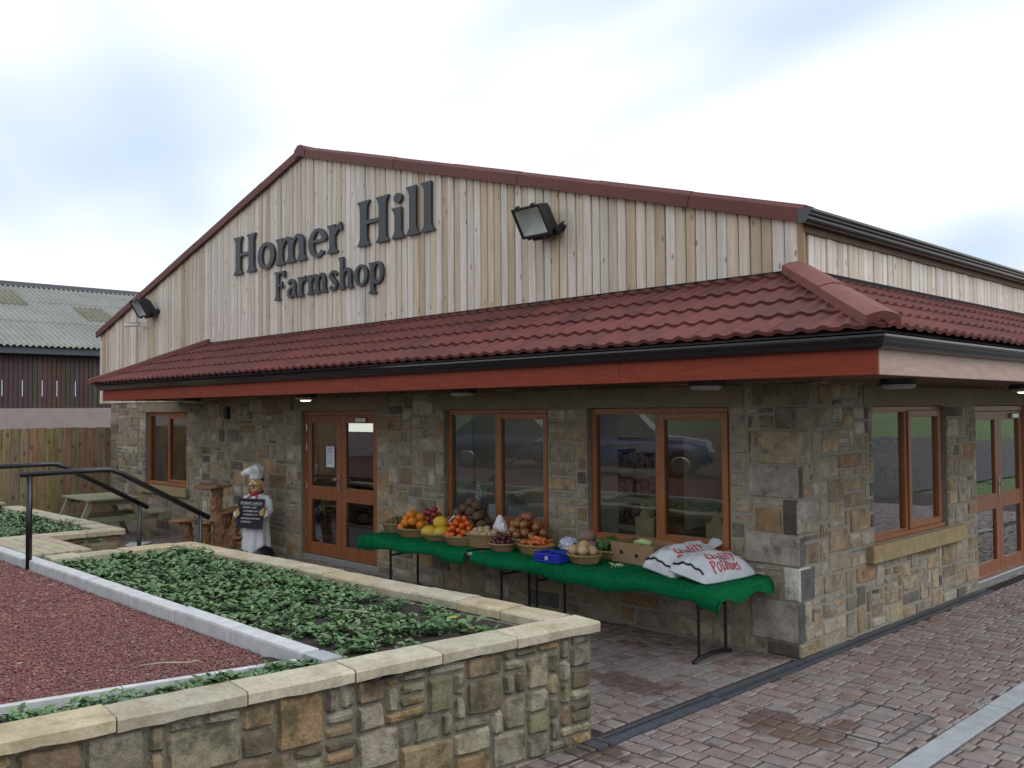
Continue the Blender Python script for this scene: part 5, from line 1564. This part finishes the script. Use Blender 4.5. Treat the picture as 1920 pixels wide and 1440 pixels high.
sack((-.54, -.45, TT+.03), R(84), .7, .42, .165, 'white potato sack with red print lying nearest the right end of the table', R(0), False, .02)

# ---------------------------------------------------------------- chef statue (front looks along local -Y)
m_coat = mat('painted_white', (.84, .86, .88), (.76, .78, .8), 8, .35)
m_skin = mat('painted_skin', (.78, .54, .25), (.7, .46, .2), 12, .4)
m_scarf = mat('painted_red', (.38, .015, .015), rough=.35)
m_navy = mat('painted_navy', (.018, .022, .04), rough=.4)
m_hair = mat('painted_hair', (.03, .018, .01), rough=.5)
m_eyew = mat('painted_eye', (.7, .68, .6), rough=.3)
chef = thing('chef_statue', 'painted chef statue in white coat and tall hat holding a menu board by the wall', 'statue', (-8.46, -.34, 0), (0, 0, R(40)))
def ering(z, rx, ry, cx=0, cy=0, n=28, fold=0, ph=0): return [(cx+(rx+fold*math.sin(5*2*PI*k/n+ph))*math.cos(2*PI*k/n), cy+(ry+fold*math.sin(5*2*PI*k/n+ph))*math.sin(2*PI*k/n), z) for k in range(n)]
m = MB()
m.loft([ering(.06, .17, .15), ering(.2, .17, .145), ering(.45, .16, .14), ering(.6, .165, .15, 0, -.01), ering(.74, .175, .15, 0, -.01), ering(.84, .165, .125), ering(.9, .125, .1), ering(.94, .08, .075), ering(.97, .06, .06)])
for s in (-1, 1):
    m.tube([(s*.125, .0, .86), (s*.185, -.0, .79), (s*.215, -.06, .67), (s*.215, -.15, .61), (s*.205, -.205, .63)], [.06, .06, .055, .05, .045], 14)
    m.tube([(s*.225, -.19, .625), (s*.20, -.222, .64)], [.056, .058], 14)
body = remesh_mod(m.build('coat', m_coat, chef, world=False, smooth=True), .009, 5)
# apron with a scalloped hem
m = MB(); rings = []
for j in range(12):
    q = j/11; row = []
    for i in range(25):
        a = PI + PI*(i/24)*1.0; a = PI*1.02 + PI*.96*i/24
        hem = .13+.055*math.sin(i/24*PI*3+.4)-.03*math.sin(i/24*PI)
        z = .6 + (hem-.6)*q; fl = .006+.014*q
        rx = .175+.035*q**1.5+fl*math.sin(i*1.1+q); ry = .165+.045*q**1.5+fl*math.sin(i*1.1+q)
        row.append((rx*math.cos(a), ry*math.sin(a), z))
    rings.append(row)
m.loft(rings, closed=False, cap=False)
ap = m.build('apron', m_coat, chef, world=False, smooth=True); k_ = ap.modifiers.new('s', 'SOLIDIFY'); k_.thickness = .012
MB().loft([ering(0, .24, .21), ering(.03, .25, .22), ering(.08, .24, .21), ering(.13, .205, .18), ering(.2, .175, .155), ering(.24, .16, .14)]).build('base', m_navy, chef, world=False, smooth=True)
HM = Matrix.Translation((0, -.02, 1.065)) @ Euler((R(-3), R(-5), R(-12))).to_matrix().to_4x4()
def H3(p): return HM @ Vector(p)
m = MB()
m.ell((0, 0, 0), (.092, .1, .125), 24, 16, M=HM.to_3x3()); m.v = [tuple(Vector(p)+HM.translation) for p in m.v]
def hell(m, c, r, n=(12, 8), rot=None):
    Mr = HM.to_3x3() if rot is None else HM.to_3x3() @ Euler(rot).to_matrix()
    m.ell(H3(c), r, n[0], n[1], M=Mr)
hell(m, (0, -.03, -.09), (.06, .06, .05)); hell(m, (0, -.112, -.005), (.02, .028, .026)); hell(m, (.045, -.075, -.02), (.035, .03, .03)); hell(m, (-.045, -.075, -.02), (.035, .03, .03))
hell(m, (.094, .01, 0), (.014, .022, .034)); hell(m, (-.094, .01, 0), (.014, .022, .034)); hell(m, (.04, -.08, .05), (.035, .02, .014)); hell(m, (-.04, -.08, .05), (.035, .02, .014))
m.tube([(0, 0, .9), H3((0, 0, -.06))], .06, 14)
remesh_mod(m.build('head', m_skin, chef, world=False, smooth=True), .006, 4)
m = MB()
for s in (-1, 1):
    hell(m, (s*.036, -.094, .028), (.017, .01, .009))
m.build('eyes', m_eyew, chef, world=False, smooth=True)
m = MB()
for s in (-1, 1):
    hell(m, (s*.036, -.1025, .027), (.008, .005, .007))
    m.tube([H3((s*.014, -.1, .052)), H3((s*.04, -.1, .063)), H3((s*.064, -.082, .052))], [.003, .004, .0025], 6)
    m.tube([H3((s*.004, -.124, -.03)), H3((s*.03, -.12, -.036)), H3((s*.06, -.1, -.018))], [.005, .006, .002], 8)
    hell(m, (s*.08, .03, .05), (.018, .05, .05))
hell(m, (0, .05, .03), (.088, .06, .08))
m.build('hair', m_hair, chef, world=False, smooth=True)
m = MB(); m.tube([H3((-.036, -.104, -.05)), H3((-.015, -.116, -.064)), H3((.015, -.116, -.064)), H3((.036, -.104, -.05))], [.005, .011, .011, .005], 8); m.build('mouth', m_scarf, chef, world=False, smooth=True)
m = MB(); m.tube([H3((-.028, -.113, -.05)), H3((0, -.127, -.055)), H3((.028, -.113, -.05))], [.004, .0075, .004], 8); m.build('teeth', m_eyew, chef, world=False, smooth=True)
# hat
m = MB(); rings = []
for (z, r_, off) in ((.06, .098, 0), (.1, .1, -.002), (.125, .102, -.006)): rings.append([H3((r_*math.cos(2*PI*k/40)+off, r_*1.05*math.sin(2*PI*k/40)+.005, z + .012*math.sin(2*PI*k/40))) for k in range(40)])
for (z, r_, off, pl__) in ((.135, .118, -.012, .008), (.16, .145, -.035, .015), (.185, .15, -.055, .017), (.21, .138, -.065, .016), (.23, .1, -.07, .01), (.238, .045, -.07, .002)):
    rings.append([H3(((r_+pl__*math.sin(9*2*PI*k/40))*math.cos(2*PI*k/40)*1.05+off, (r_+pl__*math.sin(9*2*PI*k/40))*math.sin(2*PI*k/40)+.005, z+.04*math.cos(2*PI*k/40))) for k in range(40)])
m.loft(rings); m.build('hat', m_coat, chef, world=False, smooth=True)
# neckerchief
m = MB(); m.tube([(.085*math.cos(2*PI*k/24), .078*math.sin(2*PI*k/24)-.01, .935+.02*math.sin(2*PI*k/24)) for k in range(25)], .026, 8, cap=False)
m.ell((0, -.105, .905), (.026, .022, .022), 10, 7)
for s in (-1, 1): m.add([(0, -.112, .91), (s*.075, -.13, .895), (s*.06, -.135, .855), (s*.012, -.12, .89), (s*.04, -.115, .875)], [(0, 1, 2, 3), (0, 4, 1), (3, 2, 4)])
m.build('neckerchief', m_scarf, chef, world=False, smooth=True)
# hands gripping the board edges
BT = Matrix.Translation((0, -.235, .645)) @ Euler((R(-7), R(3), 0)).to_matrix().to_4x4()
for s in (-1, 1):
    m = MB()
    m.ell((s*.2, -.228, .655), (.03, .034, .042), 12, 8)
    for k, (dz, L_) in enumerate(((.032, .06), (.011, .068), (-.010, .064), (-.030, .052))):
        z = .655+dz
        m.tube([(s*.207, -.245, z), (s*.197, -.268, z+.002), (s*(.197-L_*.45), -.276, z), (s*(.197-L_*.8), -.268, z-.003)], [.0115, .012, .011, .008], 8)
    m.tube([(s*.205, -.225, .685), (s*.19, -.232, .708), (s*.172, -.238, .716)], [.013, .012, .008], 8)
    m.build('hand', m_skin, chef, world=False, smooth=True)
# chalkboard held by the statue
cbm = chef.matrix_basis if False else Matrix.Translation((-8.46, -.34, 0)) @ Euler((0, 0, R(40))).to_matrix().to_4x4() @ BT
cb = thing('chalkboard', 'black chalkboard with a handwritten lunch menu held by the chef statue', 'chalkboard', cbm.translation, cbm.to_euler())
MB().bbox(-.185, .185, -.008, .008, -.21, .21, .003).build('panel', mat('slate', (.012, .012, .016), (.02, .02, .026), 9, .7), cb, world=False)
m = MB()
for (a, b, c, d) in ((-.195, .195, .2, .215), (-.195, .195, -.215, -.2), (-.195, -.182, -.2, .2), (.182, .195, -.2, .2)): m.bbox(a, b, -.013, .012, c, d, .003)
for s in (-1, 1): m.bbox(s*.06-.012, s*.06+.012, -.005, .005, .2, .235, .003)
m.build('board_frame', mat('board_frame', (.05, .018, .022), rough=.5), cb, world=False)
m_chalk = mat('chalk', (.62, .6, .6), rough=.9)
def chalk(txt, x, z, size, al='CENTER'):
    c = bpy.data.curves.new('chalk_line', 'FONT'); c.body = txt; c.size = size; c.align_x = al; c.extrude = .0006; c.offset = .0012; c.materials.append(m_chalk)
    c.shear = .12
    o = bpy.data.objects.new('chalk_tmp', c); COL.objects.link(o)
    me = bpy.data.meshes.new_from_object(o); bpy.data.objects.remove(o)
    return link('chalk_line', me, cb, (x, -.0095, z), (R(90), 0, 0))
chalk('SUNDAY LUNCH', 0, .135, .042)
chalk('NOON - 3.00', -.02, .075, .034)
chalk('2 COURSES  £7.95', 0, .025, .028)
chalk('3 COURSES  £9.95', 0, -.025, .028)
chalk('CHILDRENS PORTIONS', 0, -.08, .027)
chalk('AVAILABLE', -.06, -.13, .03)
MB().box(-.15, .15, -.0098, -.0088, .122, .126).build('underline', m_chalk, cb, world=False)

# ---------------------------------------------------------------- driftwood plant stand
ds = thing('driftwood_stand', 'gnarled brown driftwood stand with several small platforms beside the chef statue', 'plant stand', (-8.95, -.62, 0))
wr = random.Random(13)
def trunk(pts, rad, n=12):
    m = MB(); P = [Vector(p) for p in pts]; fine = []; rf = []
    for i in range(len(P)-1):
        for k in range(4):
            t = k/4; fine.append(P[i].lerp(P[i+1], t) + Vector((wr.uniform(-.008, .008), wr.uniform(-.008, .008), 0))); rf.append((rad[i]+(rad[i+1]-rad[i])*t)*wr.uniform(.9, 1.12))
    fine.append(P[-1]); rf.append(rad[-1]); m.tube(fine, rf, n)
    m.v = [tuple(Vector(v) + Vector((wr.uniform(-.006, .006), wr.uniform(-.006, .006), 0))) for v in m.v]
    return m
def slab(c, r, th, name='platform'):
    m = MB(); n = 16; rad = [r*wr.uniform(.75, 1.2) for _ in range(n)]
    rings = [[(c[0]+rad[k]*f*math.cos(2*PI*k/n), c[1]+rad[k]*f*.95*math.sin(2*PI*k/n), c[2]+z+.012*math.sin(k*.9)) for k in range(n)] for f, z in ((.85, 0), (1, .01), (1, th-.01), (.92, th))]
    m.loft(rings); m.build(name, m_wood, ds, smooth=False)
X0 = -8.95
dv = Vector((.58, .81, 0))     # across the view
def at(s, z, dep=0): q = Vector((-8.72, -.62, z)) + dv*s + Vector((-.81, .58, 0))*dep; return (q.x, q.y, q.z)
dw = MB()
for pts, rad in (([at(-.1, 0), at(-.12, .2), at(-.15, .45), at(-.21, .72), at(-.18, 1.02)], [.16, .13, .1, .075, .085]), ([at(-.06, .08), at(.03, .3), at(.09, .48), at(.13, .68)], [.11, .085, .062, .07]),
                 ([at(-.33, 0), at(-.35, .25), at(-.34, .5)], [.09, .06, .075]), ([at(-.6, 0), at(-.58, .28), at(-.66, .54)], [.09, .065, .085]), ([at(.19, 0), at(.15, .14), at(.17, .27)], [.08, .05, .05]),
                 ([at(-.04, .3, .1), at(-.06, .5, .12), at(-.03, .64, .1)], [.075, .055, .06]), ([at(-.12, .04), at(-.36, .03)], [.1, .06]), ([at(-.05, .04), at(.17, .03)], [.1, .06]), ([at(-.3, .05), at(-.58, .04)], [.06, .06]), ([at(-.16, .6), at(-.28, .74)], [.04, .02])):
    q = trunk(pts, rad); dw.add(q.v, q.f)
dwo = remesh_mod(dw.build('trunk', m_wood, ds, smooth=True), .012, 1)
tx = bpy.data.textures.new('gnarl', 'CLOUDS'); tx.noise_scale = .06; tx.noise_depth = 2
dm = dwo.modifiers.new('gnarl', 'DISPLACE'); dm.texture = tx; dm.strength = .045; dm.mid_level = .5; dm.texture_coords = 'GLOBAL'
slab(at(-.22, 1.0), .27, .05); slab(at(.14, .66), .18, .045); slab(at(-.36, .48), .16, .04); slab(at(-.66, .52), .2, .04); slab(at(.17, .26), .17, .035); slab(at(-.03, .62, .1), .17, .04)

# ---------------------------------------------------------------- things seen through the glass
m_china = mat('china', (.55, .58, .6), rough=.25)
m_vase = mat('vase_pattern', (.55, .58, .62), (.03, .05, .12), 60, .3, contrast=(.49, .51), detail=2)
for k, (x, h) in enumerate(((-4.62, .46), (-4.42, .45))):
    m = MB(); pr2 = [(0, .065), (.06, .08), (.2, .085), (.33, .08), (.37, .05), (.4, .043), (.5, .048)]
    m.loft([[(x+r_*math.cos(2*PI*i/20), .42+r_*math.sin(2*PI*i/20), .80+z*h/.5) for i in range(20)] for z, r_ in pr2])
    tag(m.build('vase', m_vase, smooth=True), ('tall patterned vase at the far left of the left shop window', 'tall patterned vase, second from the left in the left shop window')[k], 'vase', 'patterned vases in the window')
sh = thing('display_shelf', 'dark display shelf running inside the shop windows', 'shelf', (-2.6, .45, .7))
MB().box(-4.75, -.5, .305, .75, .74, .79).build('shelf_board', m_dark, sh)
MB().box(-4.75, -.5, .7, .75, .02, .74).build('shelf_front', m_dark, sh)
for k, x in enumerate((-3.56, -3.44, -3.3)):
    t = thing('mug', ('pale mug nearest the box in the left shop window', 'middle pale mug in the left shop window', 'rightmost pale mug in the left shop window')[k], 'mug', (x, .4, .79), (0, 0, 0), 'pale mugs in the window')
    m = MB(); m.loft([ering(z, r_, r_, n=18) for z, r_ in ((0, .042), (.01, .047), (.1, .049), (.1, .044), (.015, .041))]); m.build('cup', m_china, t, world=False, smooth=True)
    MB().tube([(.045, -.0, .08), (.075, -.01, .075), (.08, -.01, .045), (.045, 0, .025)], .006, 8).build('handle', m_china, t, world=False, smooth=True)
for (x, lb) in ((-3.78, 'pale grey cutlery box on the shelf of the left shop window'), (-4.12, 'pale box of cutlery between vases and mullion of the left shop window')):
    t = thing('cutlery_box', lb, 'box', (x, .45, .79), (0, 0, 0), 'cutlery boxes in the window')
    MB().bbox(-.1, .1, -.08, .08, 0, .2, .004).build('box', m_china, t, world=False)
    for k in range(7): MB().tube([(-.07+k*.023, 0, .2), (-.07+k*.023+.01, .01, .27)], [.006, .01], 6).build('cutlery', m_steel, t, world=False)
m_kraft = mat('kraft_paper', (.36, .3, .17), (.32, .26, .14), 6, .8)
for (x, lb) in ((-1.9, 'brown paper gift bag behind the left pane of the right-hand window'), (-1.05, 'brown paper gift bag behind the right pane of the right-hand window')):
    t = thing('paper_bag', lb, 'bag', (x, .42, .79), (0, 0, .1), 'paper bags in the window')
    m = MB(); m.bbox(-.11, .11, -.05, .05, 0, .22, .004); m.loft([[(-.11+.055*0+.06*math.cos(a)+.11, y_, .22+.07*math.sin(a)) for a in [PI*i/10 for i in range(11)]] for y_ in (-.05, .05)]); m.build('bag', m_kraft, t, world=False)
    MB().tube([(-.05, 0, .27), (-.03, 0, .38), (.03, 0, .38), (.05, 0, .27)], .004, 6).build('handle', m_kraft, t, world=False)
t = thing('basket_stack', 'tall stack of nested wicker trays just inside the left door leaf', 'basket stack', (-8.12, .62, .02))
for k in range(9):
    MB().loft([[(rr_*math.cos(2*PI*i/24), rr_*.8*math.sin(2*PI*i/24), z+k*.085) for i in range(24)] for z, rr_ in ((0, .2), (.02, .25), (.06, .27), (.075, .275), (.08, .25))]).build('tray', m_wick, t, world=False)
# shop furniture in the dark interior
m_shelf = mat('shelf_stock', (.25, .18, .1), (.05, .06, .08), 14, .6, contrast=(.4, .6), detail=2)
for k, (x, y, w, d, h, lb) in enumerate(((-4.2, 3.2, 1.2, .5, 1.7, 'tall stocked shelf unit deep inside behind the left shop window'), (-1.8, 3.4, 1.3, .5, 1.6, 'stocked shelf unit inside behind the right-hand front window'), (-2.2, 6.2, 2.4, .5, 1.9, 'long stocked shelf unit against the back of the shop'))):
    t = thing('shelf_unit', lb, 'shelf unit', (x, y, .02), (0, 0, 0), 'stocked shelf units inside')
    for s in (-1, 1): MB().box(s*w/2-.02, s*w/2+.02, -d/2, d/2, 0, h).build('side_panel', m_brown, t, world=False)
    for j in range(5):
        z = .1+j*(h-.15)/4; MB().box(-w/2+.02, w/2-.02, -d/2, d/2, z, z+.025).build('shelf', m_brown, t, world=False)
        if j < 4:
            m = MB(); xx = -w/2+.05; sk2 = random.Random(k*10+j)
            while xx < w/2-.15:
                ww = sk2.uniform(.07, .14); m.bbox(xx, xx+ww, -d/2+.03, d/2-.1, z+.026, z+.026+sk2.uniform(.12, .26), .006); xx += ww+.02
            m.build('stock', m_shelf, t, world=False)
m_tubel = mat('fluorescent', (.9, .9, .85), rough=.4, emit=(.95, 1.0, .9), estr=4.5)
m_header = mat('lit_header', (.9, .9, .85), rough=.4, emit=(.95, 1.0, .9), estr=.8)
for k, (x, y) in enumerate(((-7.1, 3.6), (-3.6, 2.6), (-1.3, 1.9), (-1.6, 4.6), (-3.4, 5.4))):
    t = thing('ceiling_light', ('lit fluorescent fitting on the ceiling inside the entrance', 'lit fluorescent fitting inside behind the left shop window', 'lit fluorescent fitting inside behind the right-hand window', 'lit fluorescent fitting deep inside behind the side window', 'lit fluorescent fitting at the back of the shop')[k], 'light', (x, y, 2.6), (0, 0, 0), 'fluorescent lights inside')
    MB().bbox(-.65, .65, -.1, .1, -.02, .02, .004).build('tray', m_white, t, world=False)
    MB().bbox(-.6, .6, -.07, .07, -.07, -.022, .02).build('diffuser', m_tubel, t, world=False)

t = thing('display_cooler', 'display cooler with a lit white header just inside the entrance', 'cooler', (-8.1, 1.5, .02))
m = MB()
for (a, b, c, d) in ((-.56, -.52, 0, 1.95), (.5, .54, 0, 1.95), (-.52, .5, 0, .3), (-.52, .5, 1.92, 1.95)): m.box(a, b, -.29, .3, c, d)
m.box(-.52, .5, .26, .3, .3, 1.92); m.build('cabinet', m_dark, t, world=False)
for z in (.7, 1.1, 1.45): MB().box(-.52, .5, -.2, .26, z, z+.02).build('shelf', m_steel, t, world=False)
MB().bbox(-.54, .52, -.33, -.295, 1.77, 1.9, .01).build('lit_header', m_header, t, world=False)

# ---------------------------------------------------------------- person seen through the side doors
pe = thing('person', 'person in a dark green coat standing inside the glazed side doors', 'person', (-.85, 6.95, .02), (0, 0, R(70)))
m = MB()
m.loft([ering(.82, .17, .12), ering(1.0, .15, .105), ering(1.2, .18, .12), ering(1.36, .2, .115), ering(1.44, .15, .09), ering(1.5, .06, .06)])
for s in (-1, 1):
    m.tube([(s*.09, 0, .86), (s*.095, -.01, .48), (s*.1, .02, .08)], [.095, .068, .045], 12)
    m.tube([(s*.18, 0, 1.4), (s*.23, .02, 1.15), (s*.2, -.16, .98)], [.06, .048, .036], 12)
    m.tube([(s*.1, .05, .05), (s*.11, -.14, .035)], [.045, .035], 10)
remesh_mod(m.build('body', mat('green_coat', (.008, .035, .028), rough=.8), pe, world=False, smooth=True), .014, 5)
m = MB(); m.ell((0, -.02, 1.62), (.078, .095, .115), 18, 12); m.tube([(0, 0, 1.46), (0, -.01, 1.58)], .05, 12); m.ell((0, -.115, 1.61), (.014, .02, .022), 8, 6)
for s in (-1, 1): m.ell((s*.078, 0, 1.62), (.012, .02, .03), 8, 6)
remesh_mod(m.build('head', m_skin, pe, world=False, smooth=True), .009, 3)
MB().ell((0, .015, 1.66), (.085, .1, .095), 16, 10).build('hair', m_hair, pe, world=False, smooth=True)
for s in (-1, 1):
    m = MB(); m.ell((s*.19, -.2, .97), (.03, .045, .022), 10, 7)
    for k in range(4): m.tube([(s*.19+(k-1.5)*.014, -.235, .97), (s*.19+(k-1.5)*.015, -.27, .965), (s*.19+(k-1.5)*.014, -.285-.006*(k in (1, 2)), .95)], [.009, .008, .006], 6)
    m.tube([(s*.165, -.2, .975), (s*.145, -.23, .97)], [.01, .008], 6); m.build('hand', m_skin, pe, world=False, smooth=True)
tag(MB().bbox(-.98, -.7, 6.72, 6.76, .95, 1.15, .01).build('paper_parcel', m_white), 'white parcel held by the person inside the side doors', 'parcel')

# ---------------------------------------------------------------- cars parked on the gravel, mirrored in the shop windows
m_cglass = mat('car_glass', (.02, .025, .03), rough=.05, spec=.8)
m_tyre = mat('tyre', (.012, .012, .013), rough=.8)
def car(loc, rz, colr, label, stripes=False):
    t = thing('parked_car', label, 'car', loc, (0, 0, rz), 'cars parked on the gravel')
    mp = mat('car_paint', colr, rough=.3, coat=.8)
    st_ = [(-1.85, .62, .42, .6), (-1.78, .76, .3, .74), (-1.2, .84, .26, .82), (-.9, .85, .25, .86), (0, .86, .25, .88), (.7, .86, .25, .9), (1.4, .84, .27, .88), (1.8, .76, .32, .82), (1.88, .66, .45, .66)]
    m = MB(); m.loft([[(x, -w, zb), (x, -w*1.02, (zb+zt)/2), (x, -w*.96, zt-.06), (x, -w*.8, zt), (x, 0, zt+.03), (x, w*.8, zt), (x, w*.96, zt-.06), (x, w*1.02, (zb+zt)/2), (x, w, zb)] for x, w, zb, zt in st_])
    b = m.build('body', mp, t, world=False, smooth=True)
    m = MB(); m.loft([[(x, -w, z), (x, w, z), (x, w2, z2), (x, -w2, z2)] for x, w, z, w2, z2 in ((-.85, .72, .84, .7, .87), (-.3, .76, .86, .6, 1.34), (1.1, .76, .86, .6, 1.36), (1.6, .7, .86, .62, .96))]); m.build('windows', m_cglass, t, world=False)
    MB().bbox(-.32, 1.16, -.61, .61, 1.335, 1.395, .03).build('roof', mp, t, world=False)
    for x in (-1.22, 1.22):
        for s in (-1, 1):
            w = MB(); w.tube([(x, s*.7, .3), (x, s*.87, .3)], .3, 24); w = w.build('wheel', m_tyre, t, world=False)
            MB().tube([(x, s*.868, .3), (x, s*.882, .3)], [.19, .17], 18).build('rim', m_steel, w, world=False)
    for s in (-1, 1):
        MB().ell((-1.76, s*.55, .64), (.06, .11, .11), 14, 9).build('headlight', m_china, t, world=False, smooth=True)
        if stripes: MB().add([(x, s*.3+d, z) for x, z in ((-1.79, .782), (-1.2, .858), (-.9, .898), (-.8, .905)) for d in (-.1, .1)], [(0, 1, 3, 2), (2, 3, 5, 4), (4, 5, 7, 6)]).build('bonnet_stripe', m_white, t, world=False)
    MB().bbox(-1.9, -1.83, -.34, .34, .46, .58, .02).build('grille', m_steel, t, world=False)
    MB().bbox(-1.93, -1.86, -.74, .74, .34, .44, .03).build('bumper', m_blackpl, t, world=False)
car((-8.6, -8.3, .672), R(150), (.01, .03, .16), 'dark blue car with white bonnet stripes mirrored in the right-hand window', True)
car((-4.9, -10.6, .672), R(140), (.35, .36, .37), 'silver car mirrored in the right pane of the right-hand window')
car((-12.6, -9.2, .672), R(150), (.02, .03, .09), 'dark navy car mirrored in the left shop window')
